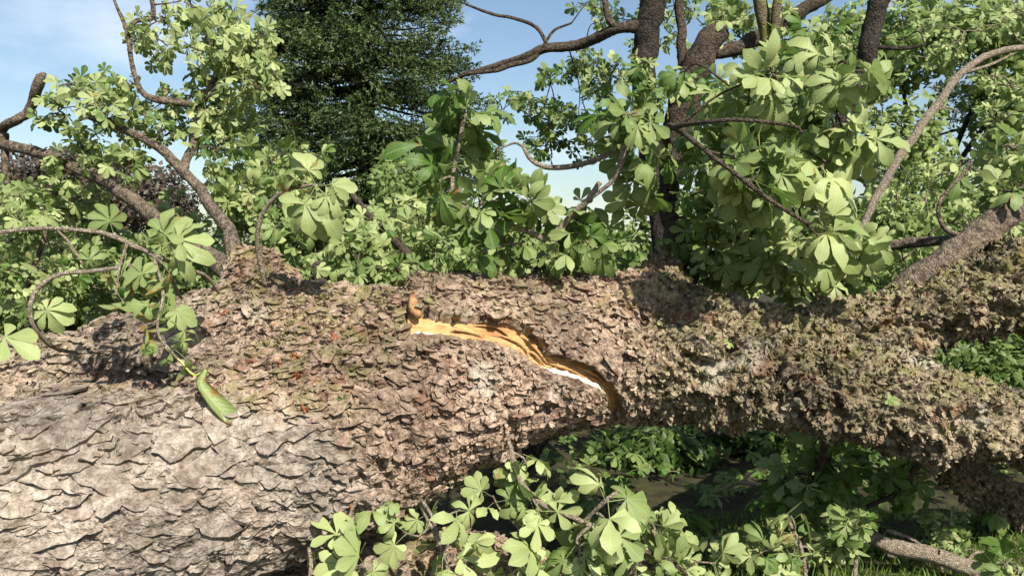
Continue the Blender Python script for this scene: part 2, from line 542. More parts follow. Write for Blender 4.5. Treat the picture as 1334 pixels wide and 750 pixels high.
bv, bf = surface_nets(Fd)
bv = lo + bv * VOX
base_me = mesh_np('trunk_base', bv, bf, M_TRUNK)
tmp = bpy.data.objects.new('trunk_tmp', base_me); C.objects.link(tmp)
sm = tmp.modifiers.new('s', 'SMOOTH'); sm.iterations = 3; sm.factor = .5
ss = tmp.modifiers.new('ss', 'SUBSURF'); ss.levels = 1; ss.render_levels = 1
dg = bpy.context.evaluated_depsgraph_get()
tm = bpy.data.meshes.new_from_object(tmp.evaluated_get(dg))
bpy.data.objects.remove(tmp); bpy.data.meshes.remove(base_me)
def grab(me):
    n_ = len(me.vertices)
    v = np.empty(n_ * 3, np.float32); me.vertices.foreach_get('co', v)
    n = np.empty(n_ * 3, np.float32); me.vertex_normals.foreach_get('vector', n)
    return v.reshape(-1, 3).astype(float), n.reshape(-1, 3).astype(float)
V, VN = grab(tm)
fq = np.empty(len(tm.polygons) * 4, np.int32); tm.loops.foreach_get('vertex_index', fq); fq = fq.reshape(-1, 4)
fc = V[fq].mean(1); fnm = VN[fq].mean(1)
fx_, fy_, fd_ = project(fc)
vdir = fc - np.array(CAM); vdir /= np.linalg.norm(vdir, axis=1)[:, None]
fine = ((fnm * vdir).sum(1) < .25) & (fx_ > -90) & (fx_ < 1430) & (fy_ < 820)
sel = fq[fine]
ed = np.sort(np.stack([sel, np.roll(sel, -1, 1)], -1), -1).reshape(-1, 2)
ue, inv = np.unique(ed[:, 0].astype(np.int64) * (len(V) + 1) + ed[:, 1], return_inverse=True)
e0, e1 = ue // (len(V) + 1), ue % (len(V) + 1)
inv = inv.reshape(-1, 4) + len(V)
fcen = np.arange(len(sel)) + len(V) + len(ue)
V = np.vstack([V, (V[e0] + V[e1]) / 2, V[sel].mean(1)])
VN = np.vstack([VN, VN[e0] + VN[e1], VN[sel].mean(1)])
VN /= np.linalg.norm(VN, axis=1)[:, None] + 1e-9
newq = np.concatenate([np.stack([sel[:, k], inv[:, k], fcen, inv[:, k - 1]], 1) for k in range(4)])
bpy.data.meshes.remove(tm)
tm = mesh_np('trunk', V, np.vstack([fq[~fine], newq]), M_TRUNK)
nv = len(V)

# which bark each place carries: x = grey scales, y = crusty bark, z = moss
def zones(v, n):
    px, py, d = project(v)
    j = fbm(v * 4, 3, 90)
    line = 500 + np.clip(px - 250, 0, 400) * .42
    A = sstep(-25, 30, py - line + j * 45) * (1 - sstep(420, 560, px + j * 80))
    A = A * (1 - sstep(3.05, 3.2, d - (py - 600) * .0005))
    Cz = sstep(780, 900, px + j * 70 + (py - 450) * .15)
    T = sstep(.1, .8, n[:, 2] + j * .3) * np.where(px < 560, .8, .45) + Cz * .35
    U = (1 - sstep(250, 340, px)) * (1 - sstep(470, 505, py))
    A = np.maximum(A, U * .55)
    return np.stack([A, Cz, np.clip(T, 0, 1)], 1)

Z3 = zones(V, VN)
A_, C_ = Z3[:, 0], Z3[:, 1]
B_ = np.clip(1 - A_ - C_, 0, 1)
q = V.copy(); q[:, 0] *= .55
warp = np.stack([fbm(V * 7, 3, 40), fbm(V * 7, 3, 50), fbm(V * 7, 3, 60)], 1)
disp = fbm(V * 3.2, 3, 1) * .028 + fbm(V * 6.5, 2, 15) * .035 * C_ + fbm(V * 9, 3, 5) * (.010 + .042 * C_ + .010 * B_)
warp2 = np.stack([fbm(V * 30, 2, 140), fbm(V * 30, 2, 150), fbm(V * 30, 2, 160)], 1)
f1, f2, vec, idr = worley(q * 8 + warp * 1.1 + warp2 * .3, 3)          # scale plates
edge = sstep(.0, .12, f2 - f1)
dn = np.array([0, -.3, -.95])
jr = np.stack([np.cos(idr * 40), np.sin(idr * 57), np.sin(idr * 91)], 1)
shing = idr * .6 + (vec * (dn * .75 + jr * .75)).sum(1) * .5
disp += A_ * (shing * .017 + (edge - 1) * .012) + B_ * (shing * .009 + (edge - 1) * .008) + C_ * (shing * .012)
q = V.copy(); q[:, 0] *= .8
f1, f2, vec, idr = worley(q * 30 + warp * 2.2 + warp2 * .6, 9)         # small flakes
edge = sstep(.0, .18, f2 - f1)
disp += (idr * .5 + (vec @ dn) * .4 - .3) * (.005 * A_ + .010 * B_ + .016 * C_) + (edge - 1) * (.001 * A_ + .006 * B_ + .009 * C_)
disp += fbm(V * 60, 2, 21) * (.002 + .005 * C_ + .003 * B_)
tn = fbm(V * np.array([4.5, 7, 7]) + warp * .35 + warp2 * .05, 4, 80) * .5 + .5
disp += (((tn * 13) % 1) - .5) * (.010 * A_ + .008 * B_ + .006 * C_)
rid = 1 - np.abs(fbm(V * 13 + warp * .6, 3, 44)) * 2.6
disp += (np.clip(rid, -.6, 1) - .4) * (.028 * C_ + .009 * B_)
pit = fbm(V * np.array([11, 15, 15]) + warp * .8, 3, 57)
disp -= sstep(.16, .42, pit) * (.050 * C_ + .026 * B_ + .004 * A_)
# long fissures running along the grey limb
fis = np.abs(fbm(V * np.array([2.2, 9, 9]) + warp * .25, 3, 33))
disp -= (1 - sstep(0, .035, fis)) * .012 * (A_ + .5 * B_)

# ---- the split
UPE = np.array([(531, 404), (548, 409), (570, 415), (591, 420), (628, 418), (660, 419), (684, 431), (705, 450), (713, 459), (732, 463), (756, 472), (783, 485), (797, 500), (810, 516), (811, 538)], float)
LOE = np.array([(531, 433), (550, 434), (569, 434), (590, 437), (607, 440), (644, 444), (673, 456), (684, 462), (697, 470), (715, 482), (740, 489), (767, 500), (786, 509), (793, 526), (797, 545)], float)
def inside(px, py, poly):
    r = np.zeros(len(px), bool)
    for i in range(len(poly)):
        x0, y0 = poly[i - 1]; x1, y1 = poly[i]
        m = ((y0 > py) != (y1 > py)) & (px < (x1 - x0) * (py - y0) / (y1 - y0 + 1e-9) + x0)
        r ^= m
    return r
def distline(px, py, line):
    best = np.full(len(px), 1e9)
    for i in range(len(line) - 1):
        a, b = line[i], line[i + 1]; ab = b - a
        t = np.clip(((px - a[0]) * ab[0] + (py - a[1]) * ab[1]) / (ab @ ab), 0, 1)
        best = np.minimum(best, np.hypot(px - a[0] - t * ab[0], py - a[1] - t * ab[1]))
    return best
px, py, dd = project(V)
front = (VN @ np.array(FWD)) < .35
near = front & (px > 480) & (px < 860) & (py > 340) & (py < 580)
ip = np.where(near)[0]
pxn, pyn = px[ip] + fbm(V[ip] * 30, 2, 71) * 5, py[ip] + fbm(V[ip] * 30, 2, 72) * 4
poly = np.vstack([UPE, LOE[::-1]])
ins_ = inside(pxn, pyn, poly)
du = distline(pxn, pyn, UPE); dl = distline(pxn, pyn, LOE)
upy = np.interp(pxn, UPE[:, 0], UPE[:, 1])
above = (~ins_) & (pyn < upy + 4)
lift = np.where(above, (.046 - .02 * sstep(690, 740, pxn)) * (1 - sstep(25, 75, du)) * sstep(525, 545, pxn) * (1 - sstep(790, 830, pxn)), 0)
below = (~ins_) & ~above
lift += np.where(below, .004 * np.exp(-dl / 30), 0)
disp[ip] *= 1 - .75 * np.exp(-(np.minimum(du, dl) / 22) ** 2)
disp[ip] += lift
disp[ip] = np.where(ins_, -.10, disp[ip])
# hollow at the crotch behind the flap, seen dark in the photograph
hol = np.exp(-(((px - 872) / 42) ** 2 + ((py - 398) / 30) ** 2)) * front
disp -= hol * .15
hol = np.exp(-(((px - 200) / 70) ** 2 + ((py - 492) / 13) ** 2)) * front
disp -= hol * .07
V2 = V + VN * disp[:, None]
tm.vertices.foreach_set('co', V2.astype(np.float32).ravel())
a = tm.attributes.new('zone', 'FLOAT_VECTOR', 'POINT'); a.data.foreach_set('vector', Z3.astype(np.float32).ravel())
tm.polygons.foreach_set('use_smooth', np.ones(len(tm.polygons), bool))
tm.update()
TREE = thing('fallen_tree', (0.2, 3.0, 0.0), 'huge fallen horse chestnut with rough grey bark and a golden split in its trunk', 'fallen tree')
tm.name = 'trunk'
trunk = link('trunk', tm, TREE)
WORLDM['trunk'] = Matrix.Identity(4)
bpy.context.view_layer.update()
BVH = BVHTree.FromObject(trunk, bpy.context.evaluated_depsgraph_get())

def on_trunk(px_, py_):
    o = Vector(CAM); dirv = (P(px_, py_, 1.0) - CAM).normalized()
    hit = BVH.ray_cast(o, dirv)
    return hit

# loose flakes: thousands of small curled scales all over the bark
def flakes(nf, seed):
    r = np.random.default_rng(seed)
    npol = len(tm.polygons)
    vi = r.integers(0, nv, nf * 4)
    p = V2[vi]; n = VN[vi]; z = Z3[vi]
    fx, fy, fd = project(p)
    keep = (n @ np.array(FWD) < .45) & (fx > -150) & (fx < 1480) & (fy < 860)
    keep &= ~((inside(fx, fy, poly) | (distline(fx, fy, UPE) < 6) | (distline(fx, fy, LOE) < 6)) & (fd < 3.3))
    keep &= r.random(len(p)) > z[:, 0] * .8
    p, n, z = p[keep][:nf], n[keep][:nf], z[keep][:nf]
    nf = len(p)
    n0 = n
    n = n + r.normal(0, 1, (nf, 3)) * (.15 + .55 * z[:, 1:2]); n /= np.linalg.norm(n, axis=1)[:, None]
    p = p + n0 * (.003 * z[:, 1:2])
    tdn = np.array([0.0, 0, -1]) + r.normal(0, 1, (nf, 3)) * (.4 + 1.0 * z[:, 1:2])
    t1 = tdn - n * (tdn * n).sum(1)[:, None]; t1 /= np.linalg.norm(t1, axis=1)[:, None] + 1e-9
    t2 = np.cross(n, t1)
    K = 6
    size = (.0055 + .021 * r.random(nf) ** 3.5) * (1 + .6 * z[:, 0] - .48 * z[:, 1])
    asp = .6 + 1.6 * r.random(nf)
    a = np.linspace(0, 2 * math.pi, K, endpoint=False)[None] + r.normal(0, .15, (nf, K))
    rad = size[:, None] * (.65 + .5 * r.random((nf, K)))
    cx = np.cos(a) * rad; cy = np.sin(a) * rad * asp[:, None]
    lift = (.001 + (.004 + .014 * r.random(nf) ** 2)[:, None] * (.5 + .5 * np.cos(a))) * (1 + .4 * z[:, 1:2])
    rim = p[:, None] + t1[:, None] * cx[..., None] + t2[:, None] * cy[..., None] + n[:, None] * lift[..., None]
    low_ = p[:, None] + t1[:, None] * cx[..., None] * .8 + t2[:, None] * cy[..., None] * .85 - n[:, None] * .006
    cen = p + n * (lift.mean(1) * .8)[:, None] + n * r.normal(0, .0015, nf)[:, None]
    v = np.concatenate([cen[:, None], rim, rim, low_], 1)
    j = np.arange(K); j2 = (j + 1) % K
    tri = np.stack([np.zeros(K, int), 1 + j, 1 + j2], 1)
    quad = np.stack([1 + K + j, 1 + 2 * K + j, 1 + 2 * K + j2, 1 + K + j2], 1)
    off = (np.arange(nf) * (3 * K + 1))[:, None, None]
    zz = np.repeat(z, 3 * K + 1, 0)
    return mesh_np('bark_flakes', v.reshape(-1, 3), [(tri[None] + off).reshape(-1, 3), (quad[None] + off).reshape(-1, 4)], M_TRUNK, attrs={'zone': zz})
link('bark_flakes', flakes(25000, 5), TREE, 'stuff')

# big bark plates that can be told apart, each one a curved scale with a free lower edge
def bark_plate(px_, py_, w_, h_, seed):
    loc, n, fi, d = on_trunk(px_, py_)
    if loc is None: return
    r = np.random.default_rng(seed)
    n = Vector(VN[np.argmin(((V2 - np.array(loc)) ** 2).sum(1))]).normalized()
    dn_ = Vector((r.normal(0, .25), 0, -1)); dn_ = (dn_ - n * dn_.dot(n)).normalized()
    sd_ = n.cross(dn_)
    K = 22
    ang = np.linspace(0, 2 * math.pi, K, endpoint=False) + r.normal(0, .08, K)
    ph_ = r.uniform(0, 6.28, 4); rad = 1 + .14 * np.sin(2 * ang + ph_[0]) + .12 * np.sin(3 * ang + ph_[1]) + .08 * np.sin(5 * ang + ph_[2]) + r.normal(0, .05, K)
    rings = []
    up_lift = .008 + r.random() * .015
    ok = True
    for f, add in ((0.0, .010), (.55, .008), (1.0, .005), (.93, -.012)):
        pts = []
        for k in range(1 if f == 0 else K):
            x = math.cos(ang[k]) * rad[k] * f * h_ * .5; y = math.sin(ang[k]) * rad[k] * f * w_ * .5
            o = loc + dn_ * x + sd_ * y
            hit = BVH.ray_cast(o + n * .09, -n, .2)
            base = hit[0] if hit[0] is not None else o
            dv = (base - o).dot(n)
            dv = max(-.035, min(.035, dv))
            l = add + (up_lift * max(0, math.cos(ang[k])) * f * f if add > 0 else 0) + r.normal(0, .0012)
            pts.append(o + n * (dv + l))
        rings.append(pts)
    v = [rings[0][0]] + rings[1] + rings[2] + rings[2] + rings[3]
    v = np.array([tuple(x) for x in v])
    j = np.arange(K); j2 = (j + 1) % K
    tri = np.stack([np.zeros(K, int), 1 + j, 1 + j2], 1)
    q1 = np.stack([1 + j, 1 + K + j, 1 + K + j2, 1 + j2], 1); q2 = q1 + 2 * K
    z = zones(v, np.tile(np.array(n)[None], (len(v), 1)))
    me = mesh_np('bark_plate', v, [tri, q1, q2], M_TRUNK, attrs={'zone': z})
    link('bark_plate', me, trunk)

pl = 0
taken = []
tries = 0
while pl < 285 and tries < 4000:
    tries += 1
    x = rng.uniform(-10, 700); y = rng.uniform(440, 760)
    if x > 330 and y < 520: continue
    lim = 505 + max(0, x - 280) * .1
    if x < 300 and y < 505 and rng.random() < .7: continue
    if x > 480 and (inside(np.array([x]), np.array([y]), poly)[0] or min(distline(np.array([x]), np.array([y]), LOE)[0], distline(np.array([x]), np.array([y]), UPE)[0]) < 30): continue
    wpx = (26 + 62 * rng.random() ** 1.6) * (1.0 if x < 350 else .7); hpx = wpx * rng.uniform(.4, .75)
    if any(abs(x - a) < (wpx + c) * .33 and abs(y - b) < (hpx + e) * .33 for a, b, c, e in taken): continue
    h = on_trunk(x, y)
    if h[0] is None or h[3] > 3.6: continue
    taken.append((x, y, wpx, hpx))
    bark_plate(x, y, wpx * h[3] / F, hpx * h[3] / F, pl)
    pl += 1

# torn wood inside the split
CAND = ip[(dd[ip] < 3.4) & (VN[ip] @ np.array(FWD) < 0)]
def surf_depth(px_, py_, push):
    """smooth (undisplaced) trunk surface pushed inward"""
    i = CAND[np.argsort((px[CAND] - px_) ** 2 + (py[CAND] - py_) ** 2)[:12]]
    n = VN[i].mean(0)
    return V[i].mean(0) - n * push, n
rows, NT, NW = [], 70, 9
su = catmull(UPE, 5); sl_ = catmull(LOE, 5)
for i in range(len(su)):
    r_ = []
    for j in range(NW):
        t = j / (NW - 1)
        c = sl_[i] * (1 - t) + su[i] * t
        c = c + np.array([0, 7 * (1 - t) - 5 * t])     # tuck under both lips
        lf = 1 - float(sstep(695, 725, c[0])); p, n = surf_depth(c[0], c[1], (.004 + .005 * t) * lf + (.010 + .042 * t ** 1.2) * (1 - lf) + .03 * max(0, .25 - t) * lf)
        p = p + n * (vnoise(np.array([[i * .12, j * 1.7, 3.0]]), 4)[0] * .010 + vnoise(np.array([[i * .5, j * 2.9, 9.0]]), 6)[0] * .004)
        r_.append(p)
    rows.append(r_)
G = np.array(rows)
def grid_faces(n, m):
    i, j = np.meshgrid(np.arange(n - 1), np.arange(m - 1), indexing='ij')
    return np.stack([i * m + j, (i + 1) * m + j, (i + 1) * m + j + 1, i * m + j + 1], -1).reshape(-1, 4)
wood = link('exposed_wood', mesh_np('exposed_wood', G.reshape(-1, 3), grid_faces(*G.shape[:2]), M_WOOD), TREE)
wood['label'] = 'fresh golden splintered wood inside the split'
WORLDM[wood.name] = Matrix.Identity(4)
def rim_strip(i0, i1, name='sapwood_rim'):
    g = []
    for i in range(i0, i1):
        e = math.sin(math.pi * (i - i0 + .05) / (i1 - .9 - i0)) * (.75 + .25 * math.sin(i * 2.3))
        r_ = []
        for off, push in ((6, .022), (2 - 1.5 * e, -.001 - .003 * e), (1.5 - 6.5 * e - 1.2 * math.sin(i * 1.9), .003), (-1 - 7 * e, .03)):
            p, n = surf_depth(sl_[i][0], sl_[i][1] + off, push)
            r_.append(p)
        g.append(r_)
    g = np.array(g)
    link(name, mesh_np(name, g.reshape(-1, 3), grid_faces(*g.shape[:2]), M_RIM), wood)
rim_strip(0, 12); rim_strip(42, 65)
# splinters of heartwood standing across the split, and the torn end of the bark slab
for k in range(9):
    i0 = 14 + k * 5; i1 = min(i0 + 9 + k % 4 * 2, len(su) - 2); t0, t1 = (.75, .25) if k % 2 else (.35, .12)
    pts_ = []
    for i, t in ((i0, t0), ((i0 + i1) // 2, (t0 + t1) / 2 + .12), (i1, t1)):
        c = sl_[i] * (1 - t) + su[i] * t
        p, n = surf_depth(c[0], c[1], -.002 + .022 * float(sstep(690, 730, c[0])) - .006 * (k % 3 == 0)); pts_.append(p)
    q = catmull(pts_, 5); tb = Tubes()
    tb.add(q, np.interp(np.linspace(0, 1, len(q)), [0, .3, .8, 1], [.001, .006, .004, .0008]), 5, .3, k)
    link('splinter', tb.mesh('splinter', M_WOOD), wood)
q = catmull([np.array(surf_depth(x, y, -.028)[0]) for x, y in ((543, 386), (540, 398), (541, 410), (546, 420))], 4)
tb = Tubes(); tb.add(q, np.interp(np.linspace(0, 1, len(q)), [0, .2, .7, 1], [.006, .019, .022, .009]), 12, .35, 3)
te = link('torn_end', tb.mesh('torn_end', M_TORN), TREE); te['label'] = 'torn orange-brown end of the lifted bark slab'
g = []
for i in range(4, 60):
    r_ = []
    lw = .02 * float(sstep(690, 740, su[i][0]))
    for off, push in ((-9, -.030 + lw), (-3 + 1.5 * math.sin(i * .9), -.034 + lw), (-1 + 1.5 * math.sin(i * 1.3), -.022 + lw), (-2, .01)):
        r_.append(surf_depth(su[i][0], su[i][1] + off, push)[0])
    g.append(r_)
g = np.array(g)
link('inner_bark', mesh_np('inner_bark', g.reshape(-1, 3), grid_faces(*g.shape[:2]), M_TORN), TREE)

# ------------------------------------------------------------------ leaves
def leaflet(L, W, fold, droop, full=True, curl=0.0, wave=0.0, seed=0):
    r = random.Random(seed)
    if full:
        ts = [0, .18, .4, .6, .77, .89, .96, 1]; ws = [.04, .22, .52, .84, 1.0, .84, .36, 0.0]
    else:
        ts = [0, .45, .78, .94, 1]; ws = [.04, .6, 1.0, .6, 0.0]
    v, uv, f = [], [], []
    for i, (t, w_) in enumerate(zip(ts, ws)):
        y = L * t; zc = -droop * L * t * t - curl * L * max(0, t - .5) ** 2 * 2
        hw = w_ * W / 2
        v.append((0, y, zc)); uv.append((0, t))
        for s in (-1, 1):
            wv = wave * hw * math.sin(t * 17 + s + seed)
            v.append((s * hw, y - .04 * L * w_, zc + fold * hw + wv + r.uniform(-.05, .05) * hw)); uv.append((s, t))
    for i in range(len(ts) - 1):
        a, b = i * 3, (i + 1) * 3
        f.append((a, a + 2, b + 2, b)); f.append((a + 1, a, b, b + 1))
    return np.array(v, float), np.array(uv, float), np.array(f, int)

def rotz(a):
    c, s = math.cos(a), math.sin(a); return np.array([[c, -s, 0], [s, c, 0], [0, 0, 1]])
def rotx(a):
    c, s = math.cos(a), math.sin(a); return np.array([[1, 0, 0], [0, c, -s], [0, s, c]])

def compound(seed, n=7, full=True, droopy=0.3, size=.155, petiole=.10, curl=.0, wave=.12, fold=None):
    """palmate leaf: stalk from the origin along +Y, leaflets spread from its end, blade facing +Z"""
    r = random.Random(seed)
    V_, U_, F_ = [], [], []; off = 0
    pr_ = .0022
    k = 3
    pv = []
    for (y, z) in ((0, 0), (petiole, 0)):
        for a in range(k):
            pv.append((math.cos(a * 2.094) * pr_, y, math.sin(a * 2.094) * pr_ + z))
    V_.append(np.array(pv)); U_.append(np.tile([[0.0, .5]], (len(pv), 1)))
    F_.append(np.array([(a, (a + 1) % k, k + (a + 1) % k, k + a) for a in range(k)])); off = len(pv)
    spread = math.radians(r.uniform(240, 285)) if n >= 7 else math.radians(r.uniform(190, 235))
    for i in range(n):
        u = (i / (n - 1)) * 2 - 1
        L = size * (1 - .42 * abs(u) ** 1.3) * r.uniform(.9, 1.1)
        v, uv, f = leaflet(L, L * r.uniform(.44, .56), (r.uniform(.08, .32) if fold is None else fold), droopy * r.uniform(.4, 1.5), full, curl * r.uniform(.3, 1.6), wave, seed * 31 + i)
        ro = r.uniform(-.45, .45); cr, sr = math.cos(ro), math.sin(ro)
        v = v @ np.array([[cr, 0, sr], [0, 1, 0], [-sr, 0, cr]]).T
        v = v @ rotx(-droopy * r.uniform(.2, 1.1) + r.uniform(-.38, .22)).T
        v = v @ rotz(u * spread / 2 + r.uniform(-.08, .08)).T + np.array([0, petiole, .001 * i])
        V_.append(v); U_.append(uv); F_.append(f + off); off += len(v)
    return np.vstack(V_), np.vstack(U_), np.vstack(F_)

FULL = [compound(s, 7 if s % 3 else 5, True, .04 + .06 * (s % 6), wave=.08 + .07 * (s % 4), curl=.25 * (s % 4)) for s in range(14)]
LOD = [compound(s + 50, 5 if s % 2 else 6, False, .05 + .08 * (s % 5)) for s in range(10)]
WILT = [compound(s + 90, 5, True, .7 + .2 * s, curl=1.0, wave=.25, fold=.55, size=.115) for s in range(5)]
FULL_ME = [mesh_np('leaf', t[0], t[2], M_LEAF if i < len(FULL) else M_WILT, uv=t[1]) for i, t in enumerate(FULL + WILT)]
NFULL = len(FULL)

TS = np.array(TO_SUN)
class Foliage:
    """collects the palmate leaves of one tree and its twigs"""
    def __init__(self):
        self.items = []       # (matrix 4x4, tint, branch object index, wilted)
    def leaf(self, p, ydir, nrm, scale, tint, owner=None, wilt=False):
        y = ydir / (np.linalg.norm(ydir) + 1e-9)
        z = nrm - y * (nrm @ y)
        if np.linalg.norm(z) < 1e-3: z = np.array([0, 0, 1.0]) - y * y[2]
        z /= np.linalg.norm(z) + 1e-9
        x = np.cross(y, z)
        M = np.eye(4); M[:3, 0] = x * scale; M[:3, 1] = y * scale; M[:3, 2] = z * scale; M[:3, 3] = p
        self.items.append((M, tint, owner, wilt))
    def whorl(self, tip, direction, n, scale, tint, owner, jitter=.6, face=1.0, wilt=0.0, r=rng):
        d = direction / (np.linalg.norm(direction) + 1e-9)
        a0 = r.uniform(0, 6.28)
        ref = np.array([.2, .3, .9]); ax = np.cross(d, ref); ax /= np.linalg.norm(ax) + 1e-9; bx = np.cross(d, ax)
        for i in range(n):
            a = a0 + i * 2 * math.pi / n + r.normal(0, .25)
            y = .45 * d + np.cos(a) * ax + np.sin(a) * bx + np.array([0, 0, -.25])
            nrm = face * (TS * .55 + np.array([0, -.35, .1])) + r.normal(0, jitter, 3)
            s = .76 * scale * r.uniform(.65, 1.2)
            self.leaf(tip - d * r.uniform(0, .05) * scale, y, nrm, s, float(np.clip(r.normal(tint - .06, .27), 0, 1)), owner, r.random() < wilt)
    def build(self, root, maxobj=300, minpx=14, far=False):
        items = self.items
        if not items: return
        Ms = np.array([i[0] for i in items]); cen = Ms[:, :3, 3] + Ms[:, :3, 1] * .15
        fx, fy, fd = project(cen)
        sc_ = np.linalg.norm(Ms[:, :3, 0], axis=1) * .26 / np.maximum(fd, .3) * F
        vis = (fx > -20) & (fx < 1354) & (fy > -20) & (fy < 770) & (fd > .5)
        rank = np.where(vis & (sc_ > minpx), sc_, -1)
        order = np.argsort(-rank)
        objs = [i for i in order[:maxobj] if rank[i] > 0]
        so = set(int(i) for i in objs)
        for i in objs:
            M, tint, owner, wilt = items[i]
            me = FULL_ME[NFULL + (i % len(WILT))] if wilt else FULL_ME[i % NFULL]
            o = bpy.data.objects.new('leaf', me); C.objects.link(o)
            par = owner if owner is not None else root
            o.parent = par
            o.matrix_parent_inverse = WORLDM.get(par.name, Matrix.Identity(4)).inverted()
            o.matrix_basis = Matrix(M.tolist())
            o.color = (tint, tint, tint, 1)
        rest = [i for i in range(len(items)) if i not in so]
        if rest:
            vs_, us_, fs_, ts_ = [], [], [], []; off = 0
            groups = {}
            for i in rest:
                M, tint, owner, wilt = items[i]
                if wilt: key = ('w', i % len(WILT))
                elif sc_[i] > 34 and not far: key = ('f', i % NFULL)
                else: key = ('l', i % len(LOD))
                groups.setdefault(key, []).append(i)
            for key, ids in groups.items():
                t = {'w': WILT, 'f': FULL, 'l': LOD}[key[0]][key[1]]
                M = Ms[ids]
                v = np.einsum('nij,kj->nki', M[:, :3, :3], t[0]) + M[:, None, :3, 3]
                n_, k_ = v.shape[:2]
                vs_.append(v.reshape(-1, 3)); us_.append(np.tile(t[1], (n_, 1)))
                fs_.append((t[2][None] + (np.arange(n_) * k_)[:, None, None]).reshape(-1, 4) + off); off += n_ * k_
                ts_.append(np.repeat([items[i][1] for i in ids], k_))
            me = mesh_np('foliage', np.vstack(vs_), np.vstack(fs_), M_LEAFJ if not far else M_LEAFFAR, uv=np.vstack(us_), attrs={'tint': np.concatenate(ts_)})
            link('foliage', me, root, 'stuff')

def limb_pts(L, k=6):
    pr = np.array([[*P(a, b, d), r * d / F] for a, b, d, r in L])
    q = catmull(pr, k)
    return q[:, :3], np.maximum(q[:, 3], .0015)

class Branch:
    """one limb with its side twigs (one mesh) and the leaves it carries"""
    def __init__(self, fol, root, mat, name='branch'):
        self.t = Tubes(); self.fol = fol; self.root = root; self.mat = mat; self.skel = []
        self.obj = bpy.data.objects.new(name, bpy.data.meshes.new(name)); C.objects.link(self.obj)
        setpar(self.obj, root)
        WORLDM[self.obj.name] = Matrix.Identity(4)
    def limb(self, L, k=9, sides=14, rough=.26):
        p, r = limb_pts(L, k)
        # slight natural wander
        wob = np.stack([vnoise(p * 9 + s * 17, s + 3) for s in range(3)], 1) * np.minimum(r, .03)[:, None] * .5
        p = p + wob
        self.t.add(p, r, sides, rough, seed=len(self.skel))
        self.skel.append(p)
        return p
    def sprays(self, blobs):
        sk = np.vstack(self.skel)
        for (cx, cy, d, rx, ry, rz, n, ls, nl, tint, *opt) in blobs:
            o = opt[0] if opt else {}
            tips = []
            while len(tips) < n:
                u = rng.uniform(-1, 1, 3)
                if u @ u < 1: tips.append(np.array(P(cx + u[0] * rx, cy + u[1] * ry, d + u[2] * rz)))
            tips.sort(key=lambda t_: np.linalg.norm(sk - t_, axis=1).min())
            for tip in tips:
                sk = np.vstack(self.skel)
                dist = np.linalg.norm(sk - tip, axis=1) + np.maximum(0, sk[:, 2] - tip[2]) * .2
                dist = np.where(dist < .07, .5, dist)
                a = sk[np.argmin(dist)]
                span = np.linalg.norm(tip - a)
                mid = (a + tip) / 2 + rng.normal(0, .12, 3) * span + np.array([0, 0, o.get('arch', .08) * span])
                q = catmull([a, mid, tip], 5)
                tr = o.get('tr', .006) * (.6 + .5 * ls)
                self.t.add(q, np.linspace(tr, tr * .5, len(q)), 5)
                self.skel.append(q[3:])
                dr = q[-1] - q[-2]
                dr = dr / (np.linalg.norm(dr) + 1e-9) + rng.normal(0, .35, 3)
                self.fol.whorl(tip, dr, nl, ls, tint, self.obj, o.get('jit', .55), o.get('face', 1.0), o.get('wilt', .025))
            sk = np.vstack(self.skel)
    def done(self):
        old = self.obj.data
        me = self.t.mesh('branch', self.mat)
        self.obj.data = me
        bpy.data.meshes.remove(old)

# ------------------------------------------------------------------ fallen tree: limbs and their leaves
FT = Foliage()
def branch(limbs, blobs, mat=None, root=None, fol=None, name='branch'):
    b = Branch(FT if fol is None else fol, TREE if root is None else root, mat or M_BRANCH, name)
    for L in limbs: b.limb(L)
    b.sprays(blobs)
    b.done()
    return b

# left limbs rising from the broken stub
branch([[(318, 352, 3.4, 12), (278, 270, 3.7, 8), (239, 224, 3.9, 6.6), (201, 187, 4.0, 5.8), (149, 164, 4.1, 5), (110, 150, 4.2, 4)],
        [(239, 224, 3.9, 6), (250, 190, 4.0, 5), (262, 140, 4.1, 4), (290, 80, 4.2, 4), (320, 20, 4.3, 3)],
        [(262, 140, 4.1, 3.72), (215, 132, 4.1, 4.96), (187, 122, 4.1, 3.72), (174, 92, 4.1, 3.10), (165, 40, 4.1, 2.79), (150, 5, 4.1, 1.86), (140, -30, 4.1, 2.48)],
        [(168, 38, 4.1, 3.10), (178, 27, 4.1, 3.10), (196, 24, 4.1, 3.10), (200, 10, 4.1, 3.10), (194, -20, 4.1, 3.10)]],
       [(120, 135, 4.2, 82, 38, .3, 33, 0.55, 5, .62), (265, 40, 4.2, 94, 60, .35, 52, 0.54, 5, .8), (300, 110, 4.2, 66, 50, .3, 39, 0.57, 5, .85),
        (230, 150, 4.2, 66, 40, .3, 21, 0.50, 5, .5), (290, 195, 4.2, 55, 55, .3, 30, 0.50, 5, .55), (345, 90, 4.0, 20, 40, .2, 10, 0.54, 5, .85)], M_LIMB)
